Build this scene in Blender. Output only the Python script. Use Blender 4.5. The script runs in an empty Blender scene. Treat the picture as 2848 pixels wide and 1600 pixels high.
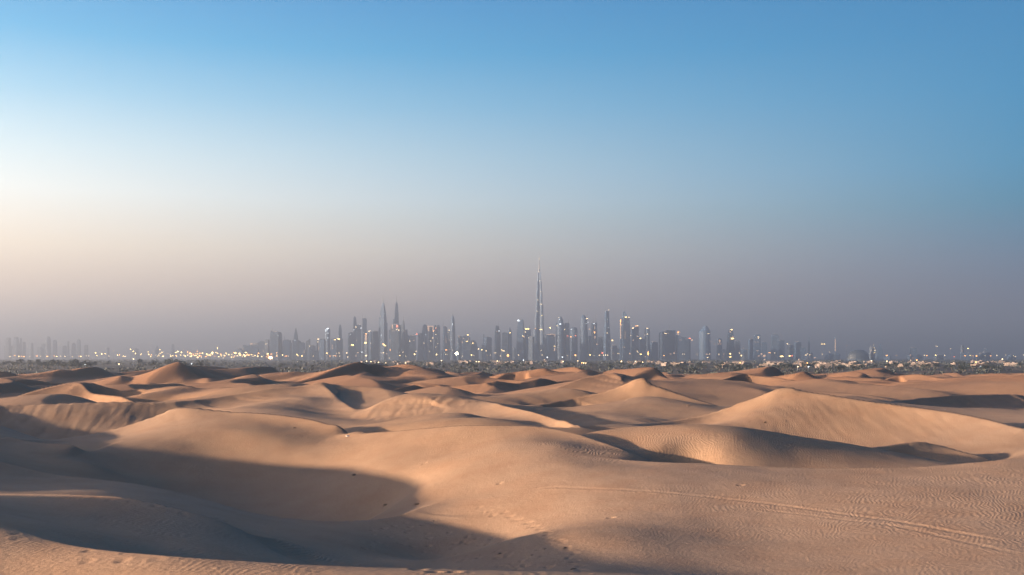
import bpy, bmesh, math, random
import numpy as np

# ------------------------------------------------------------------ camera, sky, sun, exposure
C = bpy.context.scene.collection
SC = bpy.context.scene
F = 3054.0            # focal length in photograph pixels
CX, HY = 1424.0, 995.0  # principal column, horizon row
CAMZ = 20.0
cam_d = bpy.data.cameras.new('camera')
cam_d.sensor_width = 36.0
cam_d.lens = 36.0 * F / 2848.0
cam_d.shift_y = (HY - 800.0) / 2848.0
cam_d.clip_start = 0.5
cam_d.clip_end = 120000.0
cam = bpy.data.objects.new('camera', cam_d)
C.objects.link(cam)
cam.location = (0, 0, CAMZ)
cam.rotation_euler = (math.radians(90), 0, 0)
SC.camera = cam

SUN_EL = math.radians(7.3)
SUN_AZ = math.radians(-108.0)      # measured from +Y (view direction) towards +X
to_sun = (math.sin(SUN_AZ) * math.cos(SUN_EL), math.cos(SUN_AZ) * math.cos(SUN_EL), math.sin(SUN_EL))
W = bpy.data.worlds.new('World')
SC.world = W
W.use_nodes = True
wn, wl = W.node_tree.nodes, W.node_tree.links
wn.clear()
w_out = wn.new('ShaderNodeOutputWorld')
w_bg = wn.new('ShaderNodeBackground')
w_sky = wn.new('ShaderNodeTexSky')
w_sky.sky_type = 'NISHITA'
w_sky.sun_disc = False
w_sky.sun_elevation = SUN_EL
w_sky.sun_rotation = SUN_AZ
w_sky.altitude = 0
w_sky.air_density = 1.3
w_sky.dust_density = 2.2
w_sky.ozone_density = 3.0
w_bg.inputs['Strength'].default_value = 0.10
# clear evening gradient on top of the physical sky: colour by elevation, warmer and brighter towards the sun's side
w_tc = wn.new('ShaderNodeTexCoord')
w_sep = wn.new('ShaderNodeSeparateXYZ')
wl.new(w_tc.outputs['Generated'], w_sep.inputs[0])
def w_math(op, a, b=0.0, clamp=False):
    t = wn.new('ShaderNodeMath'); t.operation = op; t.use_clamp = clamp
    for i, v in enumerate((a, b)):
        if isinstance(v, (int, float)): t.inputs[i].default_value = v
        else: wl.new(v, t.inputs[i])
    return t.outputs[0]
SKY_GAIN = 1.72
def w_ramp(stops):
    r = wn.new('ShaderNodeValToRGB'); r.color_ramp.interpolation = 'LINEAR'
    els = r.color_ramp.elements
    for i, (deg, col) in enumerate(stops):
        p = max(0.0, math.sin(math.radians(deg))) ** .5
        e = els[i] if i < 2 else els.new(p)
        e.position = p
        e.color = (*[min(c, 1.0) for c in col], 1)
    return r
elev = w_math('POWER', w_math('MAXIMUM', w_sep.outputs[2], 0.0), .5)
R_SUN = w_ramp([(0, (1.000, 0.643, 0.400)), (90, (0.000, 0.086, 0.271)), (2.5, (1.000, 0.686, 0.429)), (3.7, (1.000, 0.729, 0.471)), (5.5, (1.000, 0.829, 0.593)), (8.1, (0.807, 0.843, 0.786)), (10.1, (0.550, 0.693, 0.729)), (12.8, (0.229, 0.479, 0.636)), (15.5, (0.029, 0.314, 0.550)), (18, (0.000, 0.221, 0.471)), (25, (0.000, 0.179, 0.429)), (45, (0.000, 0.118, 0.336))])
R_ANTI = w_ramp([(0, (0.064, 0.086, 0.121)), (90, (0.000, 0.071, 0.243)), (2.7, (0.064, 0.093, 0.157)), (4.6, (0.050, 0.143, 0.236)), (7.4, (0.000, 0.186, 0.307)), (9.2, (0.000, 0.200, 0.364)), (12.8, (0.000, 0.179, 0.357)), (15.5, (0.000, 0.154, 0.329)), (18, (0.000, 0.132, 0.300)), (25, (0.000, 0.111, 0.286)), (45, (0.000, 0.086, 0.264))])
for r in (R_SUN, R_ANTI): wl.new(elev, r.inputs[0])
hl = w_math('SQRT', w_math('MAXIMUM', w_math('SUBTRACT', 1.0, w_math('MULTIPLY', w_sep.outputs[2], w_sep.outputs[2])), 1e-4))
dotp = w_math('DIVIDE', w_math('ADD', w_math('MULTIPLY', w_sep.outputs[0], math.sin(SUN_AZ)), w_math('MULTIPLY', w_sep.outputs[1], math.cos(SUN_AZ))), hl)
side = wn.new('ShaderNodeMapRange'); side.interpolation_type = 'LINEAR'
side.inputs[1].default_value = -.68; side.inputs[2].default_value = .12
wl.new(dotp, side.inputs[0])
w_mix = wn.new('ShaderNodeMix'); w_mix.data_type = 'RGBA'
wl.new(side.outputs[0], w_mix.inputs[0]); wl.new(R_ANTI.outputs[0], w_mix.inputs[6]); wl.new(R_SUN.outputs[0], w_mix.inputs[7])
w_gain = wn.new('ShaderNodeVectorMath'); w_gain.operation = 'SCALE'; w_gain.inputs[3].default_value = SKY_GAIN
wl.new(w_mix.outputs[2], w_gain.inputs[0])
w_mix2 = wn.new('ShaderNodeMix'); w_mix2.data_type = 'RGBA'; w_mix2.inputs[0].default_value = .99
wl.new(w_sky.outputs[0], w_mix2.inputs[6]); wl.new(w_gain.outputs[0], w_mix2.inputs[7])
wl.new(w_mix2.outputs[2], w_bg.inputs['Color'])
wl.new(w_bg.outputs[0], w_out.inputs['Surface'])

sun_d = bpy.data.lights.new('sun', 'SUN')
sun_d.energy = 5.0
sun_d.angle = math.radians(1.1)
sun_d.color = (1.0, 0.74, 0.50)
sun = bpy.data.objects.new('sun', sun_d)
C.objects.link(sun)
from mathutils import Vector
sun.rotation_euler = (-Vector(to_sun)).to_track_quat('-Z', 'Y').to_euler()
sun.location = (-200, -60, 120)

SC.view_settings.view_transform = 'Standard'
SC.view_settings.look = 'None'
SC.view_settings.gamma = 1.0
SC.view_settings.exposure = 3.34
SC.render.engine = 'CYCLES'
SC.cycles.use_denoising = True
SC.cycles.volume_bounces = 0
SC.cycles.max_bounces = 5
SC.cycles.diffuse_bounces = 3
SC.cycles.caustics_reflective = False
SC.cycles.caustics_refractive = False

rng = np.random.default_rng(7)
random.seed(7)

# ------------------------------------------------------------------ helpers
def link(o, parent=None):
    C.objects.link(o)
    if parent is not None:
        o.parent = parent
    return o

def mesh_obj(name, verts, faces, mat, parent=None, smooth=False):
    me = bpy.data.meshes.new(name)
    me.from_pydata(verts, [], faces)
    me.update()
    if mat is not None:
        me.materials.append(mat)
    if smooth:
        me.polygons.foreach_set('use_smooth', [True] * len(me.polygons))
    return link(bpy.data.objects.new(name, me), parent)

def tag(o, label=None, cat=None, group=None, kind=None):
    if label: o['label'] = label
    if cat: o['category'] = cat
    if group: o['group'] = group
    if kind: o['kind'] = kind
    return o

def empty(name, loc, rz=0.0):
    o = bpy.data.objects.new(name, None)
    o.location = loc
    o.rotation_euler = (0, 0, rz)
    o.empty_display_size = 1.0
    return link(o)

def mat_new(name):
    m = bpy.data.materials.new(name)
    m.use_nodes = True
    n = m.node_tree.nodes
    b = n['Principled BSDF']
    return m, n, m.node_tree.links, b

def at(px, py, d):
    """world point of a photograph pixel at depth d"""
    return ((px - CX) / F * d, d, CAMZ - (py - HY) / F * d)

# ------------------------------------------------------------------ terrain
# Dune crests and faces, surveyed as (column, row, depth).  c = crease strength of a sharp crest.
L = []
def line(pts, c=0.0, w=0.05, n=1):
    L.append((pts, c, w, n))

# nearest crest and the slope below the camera
line([(0,1600,26),(300,1640,24),(700,1660,22),(1424,1700,18),(2100,1720,18),(2848,1750,18)])
line([(0,1457,31.5),(130,1500,29.3),(250,1525,27.6),(450,1545,26),(700,1562,25.5),(950,1575,25),(1424,1588,25),(1800,1597,25),(2200,1614,25),(2848,1640,25)], .004, .03, 2)
# hollow behind the nearest crest
line([(600,1690,33),(900,1690,35),(1424,1700,37),(2000,1690,33),(2600,1690,31)])
# second dune (left), dark side
line([(-300,1375,52),(0,1372,50),(270,1380,49),(400,1395,48),(600,1445,47),(700,1488,47.5),(800,1505,51)], .008, .03, 3)
line([(0,1420,41),(150,1450,42),(350,1440,45),(280,1490,37),(420,1505,40.5),(600,1532,40)])
line([(750,1530,47),(750,1556,42),(1000,1560,52),(1000,1500,60),(1200,1560,59),(1200,1480,65)])
# between second dune and bowl rim
line([(0,1345,64),(300,1370,62),(500,1410,60),(700,1465,58)])
# near rim of the bowl
line([(-100,1266,74.5),(0,1283,74),(130,1315,72),(400,1350,70),(560,1385,69),(700,1425,68),(870,1447,67),(1050,1445,68),(1150,1420,70),(1230,1393,73)], .006, .03, 2)
# bowl floor and far wall
line([(700,1470,80),(900,1485,80),(1020,1465,80)])
line([(600,1400,88),(900,1400,86),(1000,1400,84),(1100,1400,78),(1130,1380,79)])
line([(300,1305,93),(600,1300,99),(900,1300,96),(1050,1300,90),(1200,1300,85)])
line([(100,1283,88),(250,1290,90)])
line([(0,1218,101),(158,1234,98),(240,1242,97)], .005, .03, 2)
# right wall of the bowl / broad foreground slope
line([(1300,1360,75),(1424,1585,46.5),(1424,1500,54.5),(1424,1400,68),(1424,1300,78),(1424,1230,86)])
line([(1250,1260,89),(1200,1230,94)])
line([(1600,1595,41.5),(1600,1500,49.5),(1600,1400,64),(1600,1300,75),(1560,1240,83)])
line([(2000,1590,42.5),(2000,1500,50.5),(2000,1400,61),(2000,1330,69)])
line([(2400,1590,41),(2400,1500,48.5),(2400,1400,58),(2400,1345,65)])
line([(2848,1590,38),(2848,1500,46),(2848,1400,55.5),(2848,1330,64)])
line([(3300,1560,40),(3300,1400,55),(3300,1300,67)])
# crest of the foreground slope
line([(1640,1269,80),(1750,1279,78.5),(1850,1287,77),(2000,1293,76),(2250,1302,74),(2424,1303,73),(2600,1296,72.5),(2750,1283,72.5),(2848,1275,73),(3200,1255,76)], .006, .03, 2)
line([(1900,1320,84),(2200,1330,82),(2500,1325,81),(2848,1310,81)])
# back rim of the bowl
line([(930,1212,109),(1000,1206,107),(1170,1192,101),(1300,1184,97),(1450,1184,94),(1560,1195,91),(1680,1232,86),(1780,1268,82)], .006, .035, 2)
line([(1000,1235,111),(1200,1215,110),(1420,1215,107),(1560,1230,101)])
# rippled mound on the right
line([(1680,1196,97),(1750,1190,98.5),(1900,1188,100.5),(2100,1200,101),(2300,1225,99.5),(2500,1260,96.5),(2640,1287,92)], .005, .04, 3)
line([(1700,1240,88),(1850,1247,86),(2000,1258,85),(2200,1284,82)])
line([(2000,1275,112),(2300,1290,108),(2500,1310,102)])
# small dark mound
line([(2400,1258,102),(2450,1243,104),(2560,1228,107.5),(2640,1245,107.5),(2780,1285,104)], .006, .03, 3)
# big right dune, crest, face and foot
line([(1640,1182,126),(1700,1180,130),(1800,1176,135),(1900,1163,139),(2000,1140,142),(2100,1105,143),(2160,1080,143),(2190,1074,143),(2230,1085,142),(2350,1105,138),(2500,1125,133),(2650,1147,127),(2750,1166,123),(2848,1190,118),(3100,1240,112)], .012, .03, 3)
line([(1950,1186,128),(2050,1189,127),(2200,1194,127),(2350,1221,123),(2500,1237,119),(2650,1255,113.5),(2800,1272,109)])
line([(2100,1150,134)])
line([(2200,1140,172),(2350,1150,165),(2500,1165,158),(2700,1180,150)])
line([(2400,1092,205),(2480,1101,205),(2560,1094,216),(2650,1089,228),(2750,1092,238),(2848,1099,245),(3100,1105,250)], .010, .03, 3)
line([(2500,1122,185),(2650,1132,184),(2800,1148,172),(2740,1122,205),(2848,1130,205),(3200,1140,180)])
# peaked dune in the centre right
line([(1400,1119,186),(1500,1121,190),(1590,1108,197),(1700,1083,201),(1740,1066,202),(1783,1047,202),(1805,1064,201),(1843,1077,199),(1882,1091,197),(1960,1112,192),(2030,1128,186)], .012, .03, 3)
line([(1700,1130,170),(1600,1155,158),(1800,1160,156),(1900,1150,160),(1800,1105,184),(1500,1150,164)])
line([(1800,1185,141),(1600,1195,142),(1950,1185,146)])
line([(1840,1110,228),(1900,1120,226),(1980,1130,220)])
line([(1850,1067,262),(1900,1086,250),(1980,1092,252),(2000,1058,312)])
# dune behind the peaked one
line([(1380,1116,236),(1453,1102,246),(1527,1076,258),(1600,1051,268),(1675,1037,276),(1740,1036,278),(1790,1041,276)], .006, .03, 2)
line([(1600,1085,238),(1500,1106,222),(1420,1112,210)])
# ridge running towards the viewer from the crescent
line([(1350,1113,160),(1400,1126,150),(1500,1150,137),(1583,1176,125),(1630,1192,114)], .012, .03, 3)
line([(1100,1182,124),(1200,1152,132),(1300,1150,130),(1400,1166,117),(1050,1197,117)])
line([(1430,1180,150),(1530,1190,143)])
# crescent
line([(1020,1165,158),(1050,1129,165),(1110,1109,169),(1200,1100,171),(1270,1100,170),(1330,1107,167)], .003, .04, 3)
line([(880,1164,152),(1000,1182,138)])
# dune with the small peak
line([(130,1224,117),(230,1211,120),(330,1190,122.5),(440,1155,124.5),(510,1132,125),(640,1145,123),(760,1152,120),(860,1165,116.5),(950,1187,112),(1020,1204,108)], .010, .03, 3)
line([(600,1182,115.5),(500,1200,113),(700,1200,110),(420,1232,106),(600,1245,105),(800,1235,105)])
line([(300,1260,140),(500,1210,142),(750,1190,140),(900,1200,130)])
# long dune with the slip face
line([(-300,1140,164),(0,1127,176),(140,1122,178),(300,1115,181),(480,1109,185),(640,1093,195),(740,1080,200),(830,1077,204),(890,1069,206),(930,1078,207),(1000,1089,206),(1090,1103,202)], .010, .03, 3)
line([(890,1069,206),(915,1095,197),(950,1128,182),(995,1152,168)], .005, .04, 3)
line([(985,1122,193),(1030,1140,180)])
line([(-100,1212,156),(0,1215,163),(100,1221,165),(200,1218,168),(350,1196,172),(450,1163,179)])
line([(600,1142,168),(700,1122,178),(800,1142,164),(850,1112,184)])
line([(0,1150,214),(300,1145,214),(600,1125,220),(850,1112,226),(1000,1120,222)])
# lit peak far left
line([(-100,1120,265),(0,1107,272),(60,1090,278),(140,1072,286),(215,1062,292),(300,1067,294),(450,1074,290),(640,1079,286),(760,1085,285)], .010, .03, 3)
line([(150,1102,252),(240,1104,248),(600,1095,262)])
line([(100,1085,330),(350,1090,330),(600,1090,325)])
# left far bands
line([(-100,1060,380),(0,1060,385),(200,1064,380),(400,1066,375),(560,1068,370)])
line([(-100,1047,425),(0,1041,440),(70,1038,455),(200,1046,480),(430,1051,500),(600,1058,500)], .012, .03)
line([(215,1062,291),(260,1080,280),(330,1100,266),(450,1111,248)], .010, .03, 3)
line([(380,1098,272),(500,1100,268)])
line([(600,1044,520),(700,1034,600),(800,1020,760),(740,1017,800),(950,1045,450),(840,1062,380)])
# wall band centre
line([(1020,1100,290),(1080,1090,303),(1150,1072,320),(1250,1062,330),(1350,1066,330),(1450,1056,345),(1590,1044,370),(1640,1047,372)], .008, .025, 2)
line([(1450,1089,322),(1350,1093,316),(1550,1076,345),(1200,1097,292)])
# far mounds
line([(1370,1043,520),(1400,1027,540),(1440,1020,550),(1490,1026,550),(1540,1038,540)], .006, .035, 3)
line([(1330,1052,430),(1390,1048,425),(1260,1052,440)])
line([(1120,1036,640),(1180,1030,660),(1240,1020,700),(1300,1026,700),(1330,1032,650)], .006, .035, 3)
line([(1950,1056,330),(2000,1042,350),(2050,1027,370),(2080,1024,375),(2120,1035,370),(2200,1050,350),(2300,1063,330)], .010, .03, 3)
line([(2180,1054,420),(2260,1040,440),(2330,1035,445),(2380,1038,445),(2430,1063,400)], .006, .035, 3)
line([(2440,1050,480),(2500,1033,520),(2600,1040,480),(2700,1052,430)], .006, .035, 3)
line([(2848,1050,420),(2750,1063,350),(2848,1085,280),(3100,1080,280)])
# hill to the left of the frame (its shadow fills the bowl)
HILL = [(-24,37,14.9),(-27,44,15.4),(-44,34,15.6),(-56,32,16),(-46,42,14.6),(-44,49,13.4),(-47,56,14.0),(-46,65,15.9),(-60,64,15.9),(-50,80,15.6),(-57,96,14.4),(-72,95,14.4),(-36,27,15.0),(-44,18,14.0),(-30,14,15.6),(-62,125,13.5),(-90,60,14),(-90,30,14),(-95,110,13)]
# around and behind the camera
RING = [(0,4,18.4),(0,10,17.4),(-12,8,17.2),(12,8,17.2),(6,14,16.4),(-20,18,16.2),(20,18,16.2),(60,30,13.5),(80,60,12.5),(70,90,12.5),(110,120,12),(150,200,12),(-160,160,12),(-200,260,12),(300,300,12),(-330,420,12),(420,520,12),(-420,640,11),(500,760,10),(-200,900,9),(0,950,8),(250,900,9),(-500,1100,4),(0,1300,3),(500,1200,3),(120,40,12),(-150,20,12)]

P = []
CREASE = []
for pts, c, w, n in L:
    arr = np.array([at(*p) for p in pts])
    uv = np.stack([arr[:, 0] / arr[:, 1], np.log(arr[:, 1])], 1)
    if n > 1:   # densify crest lines (smooth parameter, keeps the crest from sagging between the surveyed points)
        out = []
        pp = np.array(pts, float)
        for i in range(len(pp) - 1):
            p0, p1, p2, p3 = pp[max(i - 1, 0)], pp[i], pp[i + 1], pp[min(i + 2, len(pp) - 1)]
            for t in np.arange(n) / n:
                out.append(0.5 * ((2 * p1) + (p2 - p0) * t + (2 * p0 - 5 * p1 + 4 * p2 - p3) * t * t + (3 * p1 - p0 - 3 * p2 + p3) * t ** 3))
        out.append(pp[-1])
        arr = np.array([at(*p) for p in out])
        uv = np.stack([arr[:, 0] / arr[:, 1], np.log(arr[:, 1])], 1)
    P.append(np.concatenate([uv, arr[:, 2:3]], 1))
    if c > 0:
        CREASE.append((uv, c, w))
for x, y, z in HILL + RING:
    P.append(np.array([[x / y, math.log(y), z]]))
P = np.concatenate(P, 0)
# drop near-duplicates (same survey point on two lines)
keep = []
for i in range(len(P)):
    if all((P[i, 0] - P[j, 0]) ** 2 + (P[i, 1] - P[j, 1]) ** 2 > 1.2e-4 for j in keep):
        keep.append(i)
P = P[keep]

LEE = (.55, .83)     # away from the sun
def seg_dist(u, v, poly):
    best = np.full(u.shape, 9.0)
    lee = np.zeros(u.shape)
    tt = np.zeros(u.shape)
    cum = np.concatenate([[0], np.cumsum(np.hypot(*(poly[1:] - poly[:-1]).T))])
    for i in range(len(poly) - 1):
        ax, ay = poly[i]; bx, by = poly[i + 1]
        dx, dy = bx - ax, by - ay
        l2 = dx * dx + dy * dy + 1e-12
        t = np.clip(((u - ax) * dx + (v - ay) * dy) / l2, 0, 1)
        ex, ey = u - ax - t * dx, v - ay - t * dy
        dd = np.hypot(ex, ey)
        m = dd < best
        lee = np.where(m, (ex * LEE[0] + ey * LEE[1]) / (dd + 1e-6), lee)
        tt = np.where(m, (cum[i] + t * (cum[i + 1] - cum[i])) / cum[-1], tt)
        best = np.minimum(best, dd)
    return best, lee, tt

def crease(u, v):
    z = np.zeros(u.shape)
    for poly, c, w in CREASE:
        m = (u > poly[:, 0].min() - 8 * w) & (u < poly[:, 0].max() + 8 * w) & (v > poly[:, 1].min() - 8 * w) & (v < poly[:, 1].max() + 8 * w)
        if not m.any(): continue
        dd, lee, tt = seg_dist(u[m], v[m], poly)
        d = np.exp(v[m]) * (.1 + .9 * sstep(0, .16, tt) * (1 - sstep(.84, 1.0, tt)))
        rr = np.sqrt(dd * dd + .0012 ** 2)
        # cusp with a slightly rounded tip, and a steeper slip slope on the lee side
        z[m] += c * d * np.exp(-rr / w) - LEE_K * c * d * sstep(-.5, .9, lee) * (1 - np.exp(-dd / w)) * np.exp(-(dd / (2.2 * w)) ** 2)
    return z
LEE_K = 2.6
def sstep(a, b, x):
    t = np.clip((x - a) / (b - a), 0, 1)
    return t * t * (3 - 2 * t)

def tps_fit(P, lam=2e-6):
    n = len(P)
    z = P[:, 2] - crease(P[:, 0], P[:, 1])
    r2 = (P[:, None, 0] - P[None, :, 0]) ** 2 + (P[:, None, 1] - P[None, :, 1]) ** 2
    K = .5 * r2 * np.log(r2 + 1e-12) + lam * np.eye(n)
    Q = np.concatenate([np.ones((n, 1)), P[:, :2]], 1)
    A = np.block([[K, Q], [Q.T, np.zeros((3, 3))]])
    s = np.linalg.solve(A, np.concatenate([z, np.zeros(3)]))
    return s

S = tps_fit(P)
def tps(u, v):
    sh = u.shape
    u = u.ravel(); v = v.ravel()
    out = np.empty(u.size)
    for a in range(0, u.size, 40000):
        uu, vv = u[a:a + 40000], v[a:a + 40000]
        r2 = (uu[:, None] - P[None, :, 0]) ** 2 + (vv[:, None] - P[None, :, 1]) ** 2
        out[a:a + 40000] = (.5 * r2 * np.log(r2 + 1e-12)) @ S[:len(P)] + S[-3] + S[-2] * uu + S[-1] * vv
    return out.reshape(sh)

# numpy gradient noise
PERM = rng.permutation(256)
PERM = np.concatenate([PERM, PERM])
GA = rng.uniform(0, 2 * np.pi, 256)
GX, GY = np.cos(GA), np.sin(GA)
def noise(x, y):
    xi = np.floor(x).astype(int); yi = np.floor(y).astype(int)
    fx, fy = x - xi, y - yi
    def g(ix, iy, dx, dy):
        h = PERM[(PERM[ix & 255] + iy) & 255]
        return GX[h] * dx + GY[h] * dy
    sx = fx * fx * fx * (fx * (fx * 6 - 15) + 10); sy = fy * fy * fy * (fy * (fy * 6 - 15) + 10)
    a = g(xi, yi, fx, fy); b = g(xi + 1, yi, fx - 1, fy)
    c = g(xi, yi + 1, fx, fy - 1); d = g(xi + 1, yi + 1, fx - 1, fy - 1)
    return (a + (b - a) * sx) + ((c + (d - c) * sx) - (a + (b - a) * sx)) * sy

def sstep(a, b, x):
    t = np.clip((x - a) / (b - a), 0, 1)
    return t * t * (3 - 2 * t)

def dunes(x, y, lam, ang, warp, seed):
    """transverse dunes: long windward slope on the left, steep lee on the right"""
    ca, sa = math.cos(ang), math.sin(ang)
    s = (x * ca + y * sa) / lam + warp * noise(x / (lam * 2.3) + seed, y / (lam * 2.3)) + .35 * warp * noise(x / (lam * .9) + 7 + seed, y / (lam * .9) - seed)
    p = s - np.floor(s)
    sp = .80
    up = np.clip(p / sp, 0, 1); dn = np.clip((1 - p) / (1 - sp), 0, 1)
    h = np.where(p < sp, .5 * up + .5 * (.5 - .5 * np.cos(np.pi * up)), .5 * dn + .5 * dn * dn * (3 - 2 * dn))
    amp = np.clip(.55 + 1.4 * noise(x / (lam * 1.7) - seed, y / (lam * 1.7) + 3 * seed), .05, 1.3)
    return h * amp

NEAR_V = math.log(14.0)
def ground_z(u, v, base=None):
    """height of the sand over u = x/y, v = ln y (y > 0)"""
    y = np.exp(v); x = u * y
    uc = np.clip(u, -1.6, 1.6)
    z = (tps(uc, np.minimum(v, 7.2)) if base is None else base) + crease(u, v)
    # plain beyond the dunes
    k = sstep(math.log(620), math.log(1350), v)
    plain = 1.2 * noise(x / 300, y / 300) + .5 * noise(x / 90, y / 90)
    z = z * (1 - k) + plain * k
    # procedural dunes far off
    wf = sstep(math.log(330), math.log(560), v) * (1 - sstep(math.log(1000), math.log(1900), v))
    z = z + wf * (6.0 * dunes(x, y, 95, .35, .9, 3.3) + 4.2 * dunes(x, y, 52, -.15, .8, 11.7) - 4.6)
    wm = sstep(math.log(215), math.log(330), v) * (1 - sstep(math.log(500), math.log(900), v))
    z = z + wm * 3.2 * (dunes(x, y, 42, .2, .8, 5.1) - .35)
    # small overlapping dunes in the middle distance, thin where the big named dunes stand
    wq = sstep(math.log(150), math.log(215), v) * (1 - sstep(math.log(420), math.log(700), v))
    for cx, cy, rx, ry in ((34, 138, 34, 22), (22, 200, 16, 16), (-74, 172, 26, 12), (-36, 124, 24, 14)):
        wq = wq * (1 - np.exp(-(((x - cx) / rx) ** 2 + ((y - cy) / ry) ** 2) ** 2))
    z = z + wq * 2.4 * (dunes(x, y, 47, .12, .7, 21.3) - .42)
    # avalanche gullies on the slip faces
    for cx, cy, rx, ry, a in ((-70, 174, 22, 9, .10), (42, 128, 22, 12, .045), (-14, 158, 10, 8, .10), (20, 330, 30, 14, .25)):
        gm = np.exp(-(((x - cx) / rx) ** 2 + ((y - cy) / ry) ** 2) ** 2)
        z = z + a * gm * (noise(x / 2.3 + 3 + .8 * noise(x / 5, y / 6), y / 11) + .9 * noise(x / .85 + 9 + .7 * noise(x / 3, y / 4), y / 6))
    # soft undulation everywhere
    z = z + sstep(3.2, 4.2, v) * (.10 * noise(x / 7, y / 9) + .035 * noise(x / 2.1, y / 3.0))
    return z

def hit(px, py):
    """where the line of sight of a photograph pixel meets the sand"""
    d = np.exp(np.linspace(math.log(20), math.log(900), 2600))
    u = np.full(d.shape, (px - CX) / F)
    z = ground_z(u, np.log(d))
    k = np.argmax(CAMZ - (py - HY) / F * d < z)
    return float(u[k] * d[k]), float(d[k]), float(z[k])

def catmull(pp, n):
    pp = np.array(pp, float); out = []
    for i in range(len(pp) - 1):
        p0, p1, p2, p3 = pp[max(i - 1, 0)], pp[i], pp[i + 1], pp[min(i + 2, len(pp) - 1)]
        for t in np.arange(n) / n:
            out.append(0.5 * ((2 * p1) + (p2 - p0) * t + (2 * p0 - 5 * p1 + 4 * p2 - p3) * t * t + (3 * p1 - p0 - 3 * p2 + p3) * t ** 3))
    out.append(pp[-1])
    return np.array(out)

def add_marks(X, Y, Z):
    """wheel track, footprints and scuffs pressed into the near sand"""
    near = (Y < 100) & (np.abs(X) < .55 * Y)
    x, y, z = X[near], Y[near], Z[near].copy()
    def track(pix, ridge, width, lo, hi):
        pl = np.array([hit(*p)[:2] for p in catmull(pix, 4)])
        best = np.full(x.shape, 99.0); sg = np.zeros(x.shape); tt = np.zeros(x.shape)
        for i in range(len(pl) - 1):
            ax, ay = pl[i]; dx, dy = pl[i + 1] - pl[i]
            t = np.clip(((x - ax) * dx + (y - ay) * dy) / (dx * dx + dy * dy + 1e-9), 0, 1)
            ex, ey = x - ax - t * dx, y - ay - t * dy
            dd = np.hypot(ex, ey); m = dd < best
            best[m] = dd[m]; sg[m] = np.sign(dx * ey - dy * ex)[m]; tt[m] = (i + t[m]) / (len(pl) - 1)
        rough = .55 + .9 * noise(x * 1.7, y * 1.7) + .6 * noise(x * 4.1, y * 4.1)
        fade = sstep(0, .12, tt) * (1 - sstep(.9, 1, tt))
        prof = ridge * np.exp(-((best - width * .55) / (.30 * width)) ** 2) * rough - ridge * .8 * np.exp(-(best / (.32 * width)) ** 2)
        return prof * fade * (best < 3 * width)
    z += track([(1440,1380),(1520,1357),(1650,1360),(1800,1367),(1900,1376),(2050,1392),(2200,1410),(2350,1432),(2500,1452),(2650,1480),(2846,1516)], .026, .6, 0, 1)
    z += track([(2060,1412),(2200,1428),(2350,1447),(2500,1466),(2650,1500),(2846,1545)], .018, .55, 0, 1)
    r = np.random.default_rng(21)
    dents = []
    def trail(pix, step, depth, rad, jit):
        pl = np.array([hit(*p)[:2] for p in catmull(pix, 3)])
        seg = np.hypot(*(pl[1:] - pl[:-1]).T); cum = np.concatenate([[0], np.cumsum(seg)])
        for k, a in enumerate(np.arange(0, cum[-1], step)):
            i = min(np.searchsorted(cum, a, side='right') - 1, len(seg) - 1)
            p = pl[i] + (pl[i + 1] - pl[i]) * (a - cum[i]) / max(seg[i], 1e-6)
            dents.append((p[0] + r.normal(0, jit), p[1] + r.normal(0, jit) + .18 * (-1) ** k, rad * r.uniform(.8, 1.25), depth * r.uniform(.6, 1.3)))
    trail([(1330,1418),(1400,1434),(1470,1456),(1530,1490),(1580,1530),(1610,1568),(1625,1595)], .72, .06, .17, .10)
    trail([(275,1386),(400,1398),(520,1422),(620,1448),(680,1470)], .6, .045, .16, .12)
    trail([(60,1490),(160,1512),(260,1530),(360,1545),(470,1556)], .5, .028, .14, .22)
    for k in range(120):
        q = (1010 + 520 * r.random(), 1440 + 155 * r.random())
        if q[1] < 1400 + (q[0] - 1000) * .25 or q[0] > 1560: continue
        hx, hy, _ = hit(*q); dents.append((hx, hy, r.uniform(.10, .2), r.uniform(.03, .09)))
    for px, py in ((985,1322),(1072,1405),(1160,1403),(2128,1176),(2184,1172),(1975,1129),(1390,1345),(1180,1290),(1700,1440),(2060,1350)):
        hx, hy, _ = hit(px, py); dents.append((hx, hy, .20, .10))
    for dx_, dy_, rad, dep in dents:
        m = (np.abs(x - dx_) < 4 * rad) & (np.abs(y - dy_) < 4 * rad)
        rr = ((x[m] - dx_) ** 2 + (y[m] - dy_) ** 2) / rad ** 2
        z[m] += dep * (.2 * np.exp(-((np.sqrt(rr) - 1.5) / .5) ** 2) - np.exp(-rr))
    Z[near] = z

def ripple_mask(x, y):
    m = np.zeros(x.shape)
    for cx, cy, rx, ry, a in ((24, 60, 15, 14, .22), (17, 94, 15, 7, .38), (7, 84, 4.5, 5, .6), (-9, 51, 3.2, 4, .8), (33, 48, 10, 8, .28), (30, 128, 16, 12, .25)):
        m = np.maximum(m, a * np.exp(-(((x - cx) / rx) ** 2 + ((y - cy) / ry) ** 2) ** 1.5))
    return m * np.clip(.55 + 1.5 * noise(x / 5.0, y / 6.0), 0, 1.3)

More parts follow.
